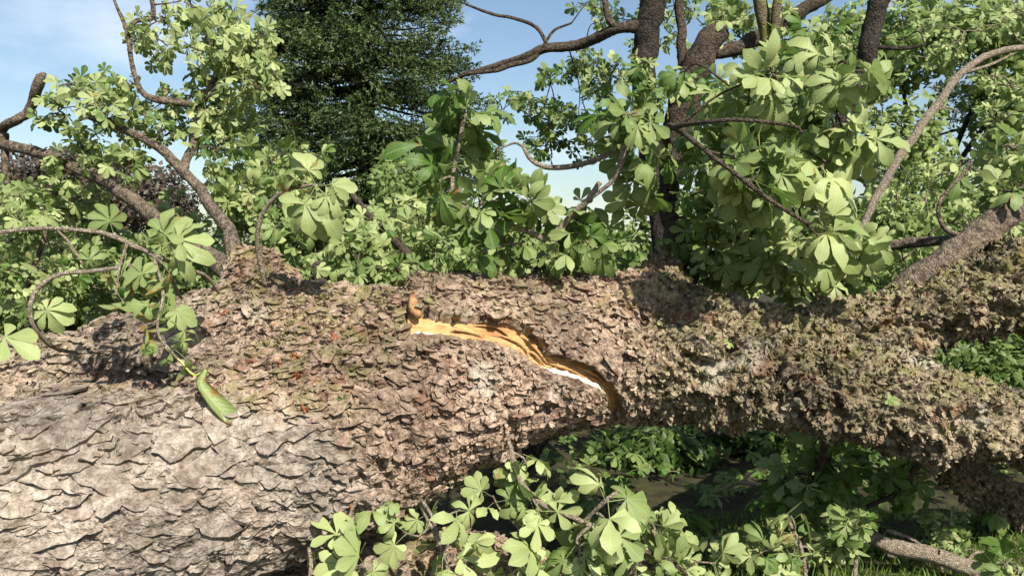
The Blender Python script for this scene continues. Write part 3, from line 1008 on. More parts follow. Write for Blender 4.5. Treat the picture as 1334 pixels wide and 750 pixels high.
branch([[(300, 352, 3.4, 15), (250, 318, 3.6, 11), (200, 281, 3.8, 9.5), (149, 244, 4.0, 9), (78, 207, 4.2, 7.5), (0, 188, 4.4, 7), (-90, 170, 4.6, 8)],
        [(2, 190, 4.4, 6), (0, 170, 4.4, 6), (22, 155, 4.3, 6), (40, 143, 4.3, 6), (52, 108, 4.2, 7), (58, 95, 4.2, 3)],
        [(3, 175, 4.4, 5), (5, 210, 4.4, 4), (10, 240, 4.4, 3)],
        [(78, 207, 4.2, 5), (70, 260, 4.2, 4), (50, 330, 4.2, 3), (30, 390, 4.2, 3)]],
       [(130, 205, 4.1, 70, 40, .25, 25, 0.52, 5, .55), (60, 270, 4.2, 75, 45, .3, 32, 0.54, 5, .7), (40, 350, 4.3, 70, 55, .35, 48, 0.54, 5, .65), (130, 330, 4.4, 55, 60, .3, 29, 0.52, 5, .35),
        (40, 300, 5.0, 90, 60, .4, 32, 0.56, 5, .8), (160, 380, 4.8, 90, 40, .3, 28, 0.54, 5, .75), (260, 290, 4.9, 70, 60, .3, 25, 0.54, 5, .7), (215, 330, 4.4, 60, 50, .3, 21, 0.50, 5, .5)], M_LIMB)
# leafy limbs behind the middle of the trunk
branch([[(420, 400, 3.5, 10), (410, 330, 3.9, 7), (390, 270, 4.1, 5), (370, 210, 4.2, 3)],
        [(560, 385, 3.6, 10), (530, 330, 3.9, 6), (480, 280, 4.1, 5), (450, 240, 4.2, 3)]],
       [(330, 255, 4.1, 45, 60, .3, 29, 0.64, 5, .6), (380, 300, 4.0, 60, 50, .3, 32, 0.64, 5, .62), (470, 320, 4.0, 70, 45, .3, 35, 0.60, 5, .6), (545, 330, 4.1, 60, 40, .3, 26, 0.60, 5, .55),
        (520, 300, 4.8, 70, 50, .3, 22, .62, 5, .75), (400, 330, 4.8, 80, 40, .3, 20, .6, 5, .75), (390, 220, 4.1, 40, 30, .2, 12, 0.64, 5, .8), (450, 355, 3.8, 110, 18, .15, 23, 0.52, 5, .5), (620, 340, 4.1, 60, 30, .3, 20, 0.56, 5, .5)])
# arching twig with scorched leaves in front
bt = Branch(FT, TREE, M_TWIG)
bt.limb([(346, 372, 3.02, 3.60), (337, 330, 2.95, 3.24), (336, 300, 2.9, 3.02), (348, 268, 2.85, 2.88), (375, 248, 2.8, 2.88), (412, 242, 2.75, 2.59)])
tip = np.array(P(412, 242, 2.75))
for (tx, ty, tint, s, w_) in ((350, 222, .75, .75, 1), (385, 285, .6, .78, 0), (412, 292, .65, .85, 0), (455, 285, .6, .82, 1), (455, 240, .8, .6, 0), (392, 205, .85, .6, 0), (330, 215, .8, .6, 1), (430, 262, .7, .6, 0), (365, 255, .6, .55, 1)):
    t = np.array(P(tx, ty, 2.72)); FT.leaf(tip, t - tip, TS * .6 + np.array([0, -.7, .1]) + rng.normal(0, .15, 3), s, tint, bt.obj, bool(w_))
bt.done()
# twigs sprouting over the split: dark green upper sides
branch([[(727, 365, 3.2, 5), (722, 320, 3.0, 4.5), (740, 285, 2.95, 4), (765, 262, 2.9, 4), (781, 238, 2.9, 3.5)],
        [(722, 320, 3.0, 4), (690, 303, 2.95, 4), (640, 286, 2.9, 3.5), (600, 268, 2.9, 3), (590, 230, 2.9, 2.6), (605, 150, 2.85, 2.5)],
        [(765, 262, 2.9, 3), (800, 232, 2.85, 3), (812, 190, 2.8, 5), (815, 150, 2.8, 5)],
        [(805, 195, 2.85, 3.5), (760, 213, 2.9, 3.5), (715, 218, 2.95, 3.5), (692, 208, 2.95, 3), (680, 190, 3, 2)]],
       [(598, 130, 2.85, 31, 30, .1, 2, 0.95, 5, .18), (615, 190, 2.9, 54, 30, .15, 4, 0.95, 5, .22), (610, 245, 2.9, 60, 30, .15, 4, 0.85, 5, .2), (655, 265, 2.95, 48, 30, .15, 3, 0.81, 5, .3),
        (690, 320, 3.0, 72, 25, .15, 5, 0.71, 5, .3), (775, 290, 2.95, 48, 40, .15, 4, 0.76, 5, .3), (825, 160, 2.8, 34, 28, .1, 3, 0.81, 5, .35), (840, 215, 2.9, 48, 40, .15, 4, 0.85, 5, .45)], M_TWIG)
# big leafy limb behind the right half
branch([[(872, 400, 3.5, 20), (880, 330, 3.6, 17), (872, 260, 3.6, 14), (868, 200, 3.4, 8), (872, 165, 3.1, 5), (905, 185, 2.7, 3.4), (940, 212, 2.52, 3.2), (990, 252, 2.48, 3), (1055, 292, 2.46, 2.6)],
        [(872, 168, 3.1, 4), (895, 162, 2.7, 3), (920, 159, 2.55, 2.6), (965, 156, 2.5, 2.6), (1030, 163, 2.5, 2.2), (1045, 172, 2.5, 1.8)],
        [(1062, 410, 3.5, 10), (1060, 340, 3.5, 8), (1062, 280, 3.4, 6), (1075, 200, 3.3, 4)]],
       [(1000, 95, 2.8, 45, 30, .1, 2, .95, 5, .88), (1090, 105, 2.8, 40, 35, .12, 3, .9, 5, .8), (1095, 180, 2.8, 30, 30, .1, 2, .98, 6, .9), (1075, 240, 2.75, 30, 22, .1, 2, 1.0, 6, .9),
        (985, 232, 2.65, 50, 45, .1, 7, .85, 5, .55), (1000, 170, 2.9, 60, 40, .12, 4, .8, 5, .45), (1095, 315, 3.0, 35, 30, .12, 4, .95, 6, .85), (1025, 220, 3.0, 45, 50, .15, 5, .8, 5, .75),
        (940, 120, 3.3, 70, 50, .25, 10, .75, 5, .4), (915, 215, 3.3, 55, 60, .25, 10, .7, 5, .4), (925, 300, 3.4, 65, 50, .25, 14, .72, 5, .6), (1000, 335, 3.4, 70, 45, .25, 16, .72, 5, .7),
        (1055, 375, 3.4, 55, 22, .15, 8, .65, 5, .85), (900, 350, 3.5, 35, 30, .15, 6, .65, 5, .5), (985, 270, 3.5, 80, 60, .25, 12, .68, 5, .55), (1050, 80, 3.5, 70, 50, .25, 10, .65, 5, .45)])
# limb forking up to the right behind the arm, and low branch behind it
branch([[(1120, 425, 3.5, 24), (1180, 378, 3.55, 23), (1255, 322, 3.6, 20), (1334, 264, 3.7, 18), (1440, 190, 3.8, 16)],
        [(1140, 322, 4.4, 5), (1190, 316, 4.3, 7), (1250, 310, 4.1, 6), (1290, 300, 3.7, 6)],
        [(1275, 308, 3.65, 4), (1235, 300, 3.6, 3), (1225, 265, 3.6, 2.5), (1265, 215, 3.6, 2.2)],
        [(1380, 225, 3.75, 6), (1345, 200, 3.8, 4), (1310, 190, 3.8, 3)]],
       [(1290, 205, 3.8, 55, 30, .15, 7, .75, 5, .8), (1300, 240, 3.8, 45, 30, .2, 8, .7, 5, .5), (1170, 350, 4.6, 60, 40, .3, 14, .7, 5, .75), (1270, 290, 4.6, 60, 30, .3, 10, .65, 5, .7), (1320, 300, 4.5, 30, 30, .2, 6, .7, 5, .7)], M_LIMB)
# shaded shoots under the right arm
branch([[(1075, 570, 3.3, 5), (1070, 600, 3.5, 4), (1060, 640, 3.6, 3), (1080, 680, 3.6, 2)],
        [(1200, 600, 3.4, 5), (1170, 640, 3.5, 3.5), (1130, 660, 3.6, 3)]],
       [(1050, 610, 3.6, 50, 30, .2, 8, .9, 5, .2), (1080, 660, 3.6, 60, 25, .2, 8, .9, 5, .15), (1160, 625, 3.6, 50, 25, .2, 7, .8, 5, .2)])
# loose leaves caught on the bark
for (x, y, s, tint) in ((30, 580, .28, .7), (920, 432, .4, .5), (935, 452, .35, .6), (1145, 522, .3, .5), (450, 520, .2, .6)):
    h = on_trunk(x, y)
    if h[0] is not None:
        n = np.array(h[1]); FT.leaf(np.array(h[0]) + n * .006, np.cross(n, rng.normal(0, 1, 3)), n, s, tint, None, False)
FT.build(TREE, 300, 16)

# reddish dried bud tufts along the trunk
for (x, y, s) in ((385, 465, 9), (365, 475, 10), (388, 490, 11), (330, 470, 8), (398, 535, 12), (438, 440, 9), (290, 412, 10), (455, 510, 9), (410, 500, 8), (460, 655, 15), (458, 680, 12), (1045, 285, 10), (545, 560, 7)):
    h = on_trunk(x, y)
    if h[0] is None or h[3] > 4: continue
    tb = Tubes(); n = np.array(h[1]); p0 = np.array(h[0]) - n * .004
    for k in range(9):
        dv = n * rng.uniform(.3, 1) + rng.normal(0, .6, 3); dv = dv / np.linalg.norm(dv) * s * h[3] / F * rng.uniform(.7, 1.5)
        q_ = catmull([p0 + rng.normal(0, .004, 3), p0 + dv * .55 + rng.normal(0, .003, 3), p0 + dv], 3)
        tb.add(q_, np.array([.0025, .004, .006, .006, .004, .002, .001])[:len(q_)], 5)
    link('bud_tuft', tb.mesh('bud_tuft', M_BUD), TREE)

# ------------------------------------------------------------------ broken twig draped over the trunk on the left
def leafy_thing(name, loc, label, cat, limbs, blobs, mat=M_TWIG, leaves=(), group=None, minpx=12, far=False, maxobj=300, part='stem'):
    root = thing(name, loc, label, cat, group)
    fol = Foliage()
    b = Branch(fol, root, mat, part)
    for L in limbs: b.limb(L)
    b.sprays(blobs)
    for f in leaves: f(fol, b)
    b.done()
    fol.build(root, maxobj, minpx, far)
    return root

def tw_leaves(fol, b):
    for (x0, y0, x1, y1, d, s, tint, wl_, nx) in (
        (195, 318, 255, 280, 2.62, .62, .6, 0, 0), (205, 320, 285, 300, 2.6, .75, .72, 0, .2), (195, 318, 235, 285, 2.62, .6, .5, 0, .5), (200, 330, 245, 330, 2.6, .7, .7, 0, 0),
        (150, 310, 135, 265, 2.65, .6, .35, 0, .6), (215, 350, 205, 385, 2.58, .8, .5, 1, .4), (165, 330, 155, 370, 2.58, .8, .4, 1, .6), (222, 370, 215, 420, 2.52, .85, .4, 1, .5),
        (215, 385, 205, 440, 2.5, .8, .35, 1, 0), (190, 360, 150, 365, 2.55, .6, .5, 1, .2), (222, 415, 250, 440, 2.48, .6, .75, 1, .3), (215, 440, 190, 470, 2.45, .6, .4, 1, .6),
        (228, 455, 245, 470, 2.45, .5, .6, 1, 0), (40, 395, 75, 410, 2.62, .6, .8, 0, .2), (-20, 425, 35, 455, 2.5, .75, .8, 0, .1), (100, 300, 85, 330, 2.62, .55, .7, 1, 0), (110, 352, 120, 330, 2.6, .4, .4, 0, 0),
        (210, 340, 232, 372, 2.52, .5, .6, 1, .2), (214, 395, 238, 410, 2.5, .5, .7, 0, .5), (208, 420, 180, 432, 2.48, .5, .45, 1, -.3), (212, 400, 188, 398, 2.5, .48, .5, 0, -.4), (226, 455, 212, 478, 2.46, .45, .5, 1, .2),
        (205, 365, 172, 352, 2.54, .55, .6, 0, -.2), (152, 380, 168, 405, 2.55, .45, .5, 1, .3), (155, 345, 132, 372, 2.56, .45, .6, 1, -.2), (222, 440, 262, 452, 2.47, .42, .7, 1, .2), (180, 322, 215, 292, 2.58, .5, .45, 1, .4)):
        a, t = np.array(P(x0, y0, d)), np.array(P(x1, y1, d))
        fol.leaf(a, t - a, TS * .6 + np.array([nx * 1.2, -.6, .1]) + rng.normal(0, .2, 3), s, tint, b.obj, bool(wl_))
leafy_thing('broken_twig', tuple(P(200, 400, 2.6)), 'bare looping twig with wilted scorched leaves draped over the grey trunk', 'twig',
            [[(-60, 318, 2.6, 3.02), (0, 303, 2.6, 3.02), (60, 297, 2.6, 2.88), (130, 303, 2.6, 2.88), (180, 324, 2.62, 2.88), (235, 348, 2.75, 2.59), (268, 360, 2.9, 2.45), (287, 384, 3.02, 2.16)],
             [(150, 308, 2.61, 2.52), (195, 332, 2.64, 2.30), (220, 358, 2.75, 2.16), (236, 388, 2.95, 1.87)],
             [(180, 345, 2.62, 2.52), (116, 354, 2.6, 2.88), (75, 358, 2.6, 2.88), (50, 374, 2.58, 2.88), (39, 398, 2.57, 2.88), (45, 428, 2.6, 2.74), (71, 453, 2.72, 2.59), (101, 459, 2.85, 2.30), (140, 456, 2.98, 2.16), (176, 462, 3.05, 1.73)],
             [(75, 300, 2.6, 1.58), (92, 318, 2.6, 1.44), (108, 345, 2.6, 1.30)],
             [(200, 336, 2.62, 2.16), (212, 380, 2.55, 1.87), (205, 430, 2.5, 1.73), (225, 460, 2.46, 1.44), (252, 488, 2.48, 1.44)],
             [(165, 318, 2.6, 1.87), (155, 350, 2.57, 1.58), (150, 385, 2.56, 1.44)]],
            [], leaves=(tw_leaves,))
# rolled leaf at the twig's end
def rolled():
    root = thing('curled_leaf', tuple(P(290, 530, 2.45)), 'single rolled green leaf with browned stalk lying on the grey bark', 'leaf')
    cl = catmull([np.array(P(*a)) for a in ((268, 482, 2.47), (262, 500, 2.43), (276, 520, 2.42), (295, 540, 2.42), (314, 555, 2.44))], 5)
    n = len(cl); wd = np.interp(np.linspace(0, 1, n), [0, .15, .5, .8, 1], [.012, .020, .040, .052, .008])
    g, uvs = [], []
    t, Nn, Bn = frames(cl)
    side = np.cross(t, np.array(TO_SUN)); side /= np.linalg.norm(side, axis=1)[:, None]
    nn = np.cross(side, t)
    for i in range(n):
        for j in range(9):
            u = j / 4 - 1
            an = u * (2.3 - 1.5 * i / n)
            g.append(cl[i] + side[i] * math.sin(an) * wd[i] * .62 - nn[i] * (1 - math.cos(an)) * wd[i] * -.45); uvs.append((u, i / n))
    me = mesh_np('blade', np.array(g), grid_faces(n, 9), M_WILT, uv=np.array(uvs))
    o = link('blade', me, root); o.color = (.5, .5, .5, 1)
    tb = Tubes(); tb.add(catmull([np.array(P(*a)) for a in ((215, 452, 2.47), (235, 470, 2.46), (252, 488, 2.47), (268, 482, 2.47))], 4), np.full(13, .003), 6)
    link('stalk', tb.mesh('stalk', M_STALK), root)
rolled()

# ------------------------------------------------------------------ leafy shoots in front of and below the trunk
leafy_thing('chestnut_shoot', tuple(P(700, 780, 2.9)), 'tall pale leafy shoot with a bent bare stem rising below the golden split', 'shoot',
            [[(830, 800, 2.75, 4), (815, 745, 2.75, 3.5), (800, 700, 2.72, 3.5), (760, 680, 2.7, 3.4), (705, 655, 2.7, 3.4), (675, 620, 2.7, 3.2), (665, 585, 2.75, 3), (660, 562, 2.85, 2.5)],
             [(668, 720, 2.75, 2.5), (676, 690, 2.75, 2.4), (660, 672, 2.75, 2)], [(760, 680, 2.7, 2.5), (790, 650, 2.65, 2.2), (805, 640, 2.65, 2)]],
            [(690, 612, 2.75, 35, 20, .08, 2, .75, 3, .85), (645, 640, 2.7, 14, 12, .05, 1, .8, 3, .85), (715, 650, 2.7, 40, 20, .08, 3, .75, 3, .88), (785, 650, 2.65, 10, 8, .05, 1, 1.0, 3, .88),
             (725, 715, 2.68, 30, 15, .08, 2, .95, 3, .85), (785, 700, 2.7, 30, 25, .08, 3, .85, 3, .82), (660, 740, 2.65, 20, 8, .06, 1, 1.0, 3, .85), (765, 740, 2.7, 40, 12, .08, 2, .85, 3, .7)])
leafy_thing('chestnut_shoot', tuple(P(545, 790, 2.6)), 'drooping leafy shoot hanging beside the dark hollow under the trunk', 'shoot',
            [[(600, 800, 2.55, 3.4), (583, 740, 2.55, 3.2), (565, 690, 2.55, 3), (545, 652, 2.6, 2.6)], [(572, 705, 2.55, 2.4), (562, 670, 2.55, 2.2), (548, 650, 2.58, 2)]],
            [(545, 662, 2.58, 12, 8, .04, 1, .55, 2, .75), (602, 662, 2.55, 10, 8, .04, 1, .8, 2, .88), (612, 700, 2.52, 8, 6, .04, 1, .75, 2, .88), (525, 690, 2.55, 10, 10, .04, 1, .62, 3, .75), (580, 738, 2.5, 14, 6, .04, 1, .95, 3, .85), (568, 690, 2.56, 14, 14, .05, 1, .5, 2, .6)])
leafy_thing('chestnut_shoot', tuple(P(440, 790, 2.5)), 'low leafy shoot with yellow stalks and rusty buds against the grey bark', 'shoot',
            [[(400, 800, 2.4, 3), (405, 740, 2.42, 2.8), (402, 712, 2.42, 2.4)], [(470, 780, 2.45, 3), (455, 700, 2.5, 3), (462, 655, 2.52, 2.6), (490, 650, 2.5, 2)]],
            [(458, 708, 2.42, 14, 8, .04, 1, .8, 3, .82), (497, 650, 2.48, 6, 6, .03, 1, .6, 2, .65), (425, 722, 2.42, 10, 8, .04, 1, .55, 2, .6), (470, 742, 2.42, 12, 6, .04, 1, .85, 3, .82)])
leafy_thing('chestnut_shoot', tuple(P(870, 790, 3.0)), 'small pale leafy shoot beside the curled fallen twigs', 'shoot',
            [[(880, 800, 3.0, 3), (870, 740, 3.0, 2.8), (850, 690, 3.0, 2.4)]],
            [(858, 680, 3.0, 25, 18, .1, 4, .62, 5, .75), (890, 735, 2.95, 45, 14, .1, 6, .7, 5, .75), (845, 735, 2.9, 30, 14, .1, 4, .75, 5, .8)])
leafy_thing('chestnut_shoot', tuple(P(1050, 800, 3.3)), 'upright shoot with narrow curled pale leaves standing in the grass', 'shoot',
            [[(1050, 790, 3.2, 3), (1045, 720, 3.2, 2.6), (1025, 670, 3.2, 2)], [(1110, 790, 3.2, 3), (1115, 720, 3.25, 2.4), (1110, 670, 3.3, 2)]],
            [(1030, 690, 3.2, 12, 25, .06, 4, .55, 4, .75, {'wilt': .9}), (1110, 700, 3.25, 28, 40, .12, 8, .6, 5, .5, {'wilt': .35}), (1045, 735, 3.2, 25, 15, .1, 5, .6, 5, .7, {'wilt': .5}), (990, 725, 3.2, 25, 15, .1, 3, .6, 5, .7)])
leafy_thing('chestnut_shoot', tuple(P(1310, 800, 3.1)), 'bright green shoot with broad upright leaflets in the grass under the low limb', 'shoot',
            [[(1310, 800, 3.1, 3), (1312, 760, 3.1, 2.6), (1314, 735, 3.1, 2)]],
            [(1314, 728, 3.1, 14, 8, .05, 2, .8, 5, .3, {'face': .6}), (1335, 745, 3.1, 20, 8, .05, 2, .7, 5, .7)])
leafy_thing('bare_twig', tuple(P(1240, 790, 3.9)), 'pale dead branching twig with sparse small leaves in front of the shade', 'twig',
            [[(1225, 760, 3.8, 2.4), (1228, 720, 3.8, 2.4), (1234, 690, 3.8, 2), (1240, 665, 3.8, 1.8)], [(1155, 690, 3.8, 2.4), (1185, 700, 3.8, 2.2), (1205, 712, 3.8, 2)], [(1285, 715, 3.8, 2), (1265, 725, 3.8, 2.6), (1255, 750, 3.8, 2.6)]],
            [(1225, 680, 3.8, 30, 28, .1, 9, .34, 5, .6), (1240, 710, 3.8, 30, 15, .1, 6, .34, 5, .5)])

# ------------------------------------------------------------------ ground
def ground_h(x, y):
    p = np.stack([x * .35, y * .35, np.zeros_like(x)], 1)
    return fbm(p, 3, 200) * .05 * np.exp(-((x / 25) ** 2 + (y / 25) ** 2)) - .03
xs = np.concatenate([np.linspace(-400, -12, 20), np.linspace(-11, 11, 120), np.linspace(12, 400, 20)])
ys = np.concatenate([np.linspace(-60, 0, 8), np.linspace(.5, 16, 90), np.linspace(17, 700, 30)])
gxx, gyy = np.meshgrid(xs, ys, indexing='ij')
gp = np.stack([gxx.ravel(), gyy.ravel(), ground_h(gxx.ravel(), gyy.ravel())], 1)
M_GROUND = simple_material('earth_and_turf', (.022, .018, .009), (.045, .042, .014), 9, .95, .6, .03)
gr = link('ground', mesh_np('ground', gp, grid_faces(len(xs), len(ys)), M_GROUND)); gr['kind'] = 'structure'

def blades(name, n, region, hgt, wid, tint, seed, mat=M_GRASS, label='', cat='grass'):
    r = np.random.default_rng(seed)
    x = r.uniform(region[0], region[1], n); y = region[2] + (region[3] - region[2]) * r.random(n) ** 2.4
    keep = fbm(np.stack([x * 1.6, y * 1.6, 0 * x], 1), 3, seed) > -.25
    x, y = x[keep], y[keep]; n = len(x)
    z = ground_h(x, y) - .01
    a = r.uniform(0, 6.28, n); h = hgt * r.uniform(.4, 1.2, n); lean = r.normal(0, .35, (n, 2)) * h[:, None]
    sx, sy = np.cos(a) * wid, np.sin(a) * wid
    b = np.stack([x, y, z], 1)
    s = np.stack([sx, sy, 0 * x], 1)
    mid = b + np.stack([lean[:, 0] * .35, lean[:, 1] * .35, h * .6], 1)
    tip = b + np.stack([lean[:, 0], lean[:, 1], h * .95], 1)
    v = np.stack([b - s, b + s, mid + s * .8, mid - s * .8, tip], 1).reshape(-1, 3)
    off = (np.arange(n) * 5)[:, None]
    q = np.array([[0, 1, 2, 3]]) + off; t = np.array([[3, 2, 4]]) + off
    me = mesh_np(name, v, [q, t], mat, uv=np.tile([[0, 0], [0, 0], [0, .6], [0, .6], [0, 1]], (n, 1)), attrs={'tint': np.repeat(np.clip(r.normal(tint, .25, n), 0, 1), 5)})
    o = link(name, me); o['kind'] = 'stuff'; o['label'] = label; o['category'] = cat
blades('grass', 16000, (.35, 5.0, 3.3, 4.6), .085, .0028, .5, 61, label='short rough grass growing under and behind the fallen trunk')

def litter(n, seed):
    fol = Foliage(); r = np.random.default_rng(seed)
    X = r.uniform(.15, 6, n); Y = 3.6 + 5.5 * r.random(n) ** 1.2; H = ground_h(X, Y)
    for x, y, h in zip(X, Y, H):
        fol.leaf(np.array([x, y, h + r.random() ** 2 * .28]), r.normal(0, 1, 3) * np.array([1, 1, .25]), np.array([0, -.35, 1.0]) + r.normal(0, .45, 3), r.uniform(.3, .75), float(np.clip(r.normal(.22, .2), 0, 1)), None, r.random() < .15)  # low leaf tint stands in for crown shade over the ground
    root = thing('leaf_litter', (1, 5, 0), 'torn green leaves, tinted dark as if shaded, scattered over the ground behind the trunk', 'leaves')
    fol.build(root, 0)
    for ch in list(root.children):
        ch.name = 'leaf_litter'
        ch.parent = None; ch['kind'] = 'stuff'; ch['label'] = root['label']; ch['category'] = 'leaves'
        ch.matrix_world = Matrix.Identity(4)
    lf_ = [o for o in C.objects if o.name.startswith('leaf_litter') and o.type == 'MESH']
    bpy.data.objects.remove(root)
    for o in lf_: o.name = 'leaf_litter'
litter(1300, 12)

# ------------------------------------------------------------------ fallen branches on the ground
def plain_branch(label, limbs, mat=M_TWIG, name='fallen_branch', group=None):
    t = Tubes()
    for i, L in enumerate(limbs):
        p, r = limb_pts(L, 6)
        p = p + np.stack([vnoise(p * 6 + 5 * s, s + 30 + i) for s in range(3)], 1) * np.minimum(r, .03)[:, None] * .6
        t.add(p, r, 9, .22, i)
    o = link(name, t.mesh(name, mat)); o['label'] = label; o['category'] = 'branch'
    if group: o['group'] = group
    return o
plain_branch('thick grey fallen branch lying in the grass under the right limb', [[(1130, 698, 3.8, 7), (1160, 712, 3.75, 10), (1210, 726, 3.7, 11), (1270, 741, 3.65, 11), (1340, 762, 3.6, 11)], [(1160, 722, 3.9, 6), (1145, 700, 4, 5), (1138, 690, 4.05, 3)]])
plain_branch('slim fallen branch lying across the grass behind the curled shoot', [[(920, 712, 3.85, 4), (960, 714, 3.83, 7), (1000, 714, 3.8, 7), (1040, 707, 3.8, 6), (1070, 704, 3.85, 4)]])
plain_branch('curled brown twigs lying in a knot among the low leaves', [[(800, 765, 2.8, 3), (806, 735, 2.8, 3), (825, 722, 2.8, 3), (850, 720, 2.85, 3), (880, 735, 2.9, 2.6), (900, 755, 2.95, 2)], [(815, 760, 2.8, 5), (830, 738, 2.8, 6), (850, 736, 2.82, 5), (870, 752, 2.85, 3)]], M_BRANCH)
plain_branch('thin dry stick leaning in the dark under the right limb', [[(1090, 660, 4.6, 2.2), (1120, 690, 4.4, 2.2), (1135, 715, 4.2, 2)]])
plain_branch('crooked dry stick lying under the middle of the trunk', [[(930, 640, 4.9, 2), (965, 628, 4.9, 2.6), (1000, 632, 4.85, 2.4), (1050, 622, 4.8, 1.8)], [(965, 628, 4.9, 1.6), (985, 612, 4.95, 1.2)]])
plain_branch('pale twig lying on sunlit ground in the gap under the trunk', [[(905, 598, 6.0, 2), (940, 590, 6.0, 3), (985, 585, 6.0, 3)]])

# ------------------------------------------------------------------ trees behind
def leaf_cloud(name, clumps, n, size, tint, mat, seed, parent, flat=.3, asp=.55, part='crown'):
    """crown of many small leaf faces: clumps = list of (centre, radius)"""
    r = np.random.default_rng(seed)
    cs_ = np.array([c for c, _ in clumps]); rs = np.array([q_ if np.ndim(q_) else (q_, q_, q_) for _, q_ in clumps], float)
    wgt = rs.prod(1) ** .7; wgt /= wgt.sum()
    k = r.choice(len(clumps), n, p=wgt)
    u = r.normal(0, 1, (n, 3)); u /= np.linalg.norm(u, axis=1)[:, None]
    rad = r.random(n) ** .45 * (1 + .25 * vnoise(u * 2.2 + k[:, None] * 7.1, seed))
    p = cs_[k] + u * rad[:, None] * rs[k]
    nr = u * .6 + np.array([0, 0, .5]) + np.array([0, -.3, 0]) + r.normal(0, .55, (n, 3)); nr /= np.linalg.norm(nr, axis=1)[:, None]
    t = np.cross(nr, r.normal(0, 1, (n, 3))); t /= np.linalg.norm(t, axis=1)[:, None] + 1e-9
    b = np.cross(nr, t)
    s = size * r.uniform(.55, 1.3, n)[:, None]
    v = np.stack([p - t * s, p + b * s * asp * .9 - nr * s * .12, p + t * s * .9 - nr * s * .2, p - b * s * asp * .9 - nr * s * .12, p + nr * s * .1], 1).reshape(-1, 3)
    off = (np.arange(n) * 5)[:, None]
    f = np.concatenate([np.array([[0, 1, 4]]) + off, np.array([[1, 2, 4]]) + off, np.array([[2, 3, 4]]) + off, np.array([[3, 0, 4]]) + off])
    tt = np.clip(tint + .22 * vnoise(p * 1.7, seed + 1) + r.normal(0, .15, n), 0, 1)
    me = mesh_np(part, v, f, mat, uv=np.tile([[0, 0], [1, .5], [0, 1], [-1, .5], [0, .5]], (n, 1)), attrs={'tint': np.repeat(tt, 5)})
    return link(part, me, parent, 'stuff')

def conifer(label, base, height, radius, seed, n=2600, tint=.5, mat=M_NEEDLE, name='conifer_tree', zlow=.5):
    root = thing(name, tuple(base), label, 'tree')
    r = np.random.default_rng(seed)
    tb = Tubes()
    base = np.array(base)
    zs = np.linspace(0, height, 14)
    tb.add(np.stack([base[0] + 0 * zs, base[1] + 0 * zs, base[2] + zs], 1), np.linspace(.22, .02, 14), 9, .1)
    sprigs_p, sprigs_d = [], []
    for i in range(n // 14):
        h = zlow + (min(7.6, height) - zlow) * r.random() if i % 8 else r.uniform(min(6.5, height * .8), height)
        R = radius * (1 - h / height) ** .8 * r.uniform(.75, 1.08) + .15
        a = r.uniform(0, 6.28)
        if math.sin(a) > .35 and r.random() < .7: a = -a
        d = np.array([math.cos(a), math.sin(a), 0])
        m = np.linspace(0, 1, 7)
        arc = base + np.array([0, 0, h]) + d * (R * m)[:, None] + np.array([0, 0, 1.0]) * ((-.25 * m + .12 * m ** 3) * R)[:, None]
        tb.add(arc, np.linspace(.03, .006, 7), 4)
        side = np.array([-d[1], d[0], 0])
        for k in range(50):
            t = .25 + .8 * r.random() ** .6
            pt = base + np.array([0, 0, h]) + d * R * t + np.array([0, 0, (-.25 * t + .12 * t ** 3) * R])
            wd_ = .42 * R * (1 - t) + .16
            pt = pt + side * r.uniform(-1, 1) * wd_ + np.array([0, 0, r.normal(0, .05)])
            sprigs_p.append(pt); sprigs_d.append(d + side * r.normal(0, .7) + np.array([0, 0, r.normal(-.25, .3)]))
    p = np.array(sprigs_p); d = np.array(sprigs_d); d /= np.linalg.norm(d, axis=1)[:, None]
    ns = len(p); K = 6
    vs_, tt = [], []
    tin = np.clip(tint + .25 * vnoise(p * 2.5, seed) + r.normal(0, .16, ns), 0, 1)
    for k in range(K):
        e = d + r.normal(0, .75, (ns, 3)); e /= np.linalg.norm(e, axis=1)[:, None]
        L = r.uniform(.05, .11, ns)[:, None]; s0 = p + d * r.uniform(-.05, .05, ns)[:, None]
        sd_ = np.cross(e, r.normal(0, 1, (ns, 3))); sd_ /= np.linalg.norm(sd_, axis=1)[:, None] + 1e-9
        wv = .0118
        vs_.append(np.stack([s0, s0 + e * L * .5 + sd_ * wv, s0 + e * L, s0 + e * L * .5 - sd_ * wv], 1)); tt.append(tin)
    v = np.concatenate(vs_).reshape(-1, 3); n_ = len(v) // 4
    link('trunk', tb.mesh('trunk', M_DARKB), root)
    link('crown', mesh_np('crown', v, np.array([[0, 1, 2, 3]]) + (np.arange(n_) * 4)[:, None], mat, uv=np.tile([[0, 0], [.3, .5], [0, 1], [-.3, .5]], (n_, 1)), attrs={'tint': np.repeat(np.concatenate(tt), 4)}), root, 'stuff')
    return root

g0 = lambda px_, d: np.array([(px_ - 667) / F * d, d, -.05])
conifer('tall dark green conifer standing behind the fallen tree', g0(478, 13.0), 11.5, 2.6, 301, n=10500, tint=.56, zlow=1.0)
conifer('dark shaded conifer behind the pale leaves on the right', g0(1290, 11.0), 7.5, 2.6, 302, n=1700, tint=.15)

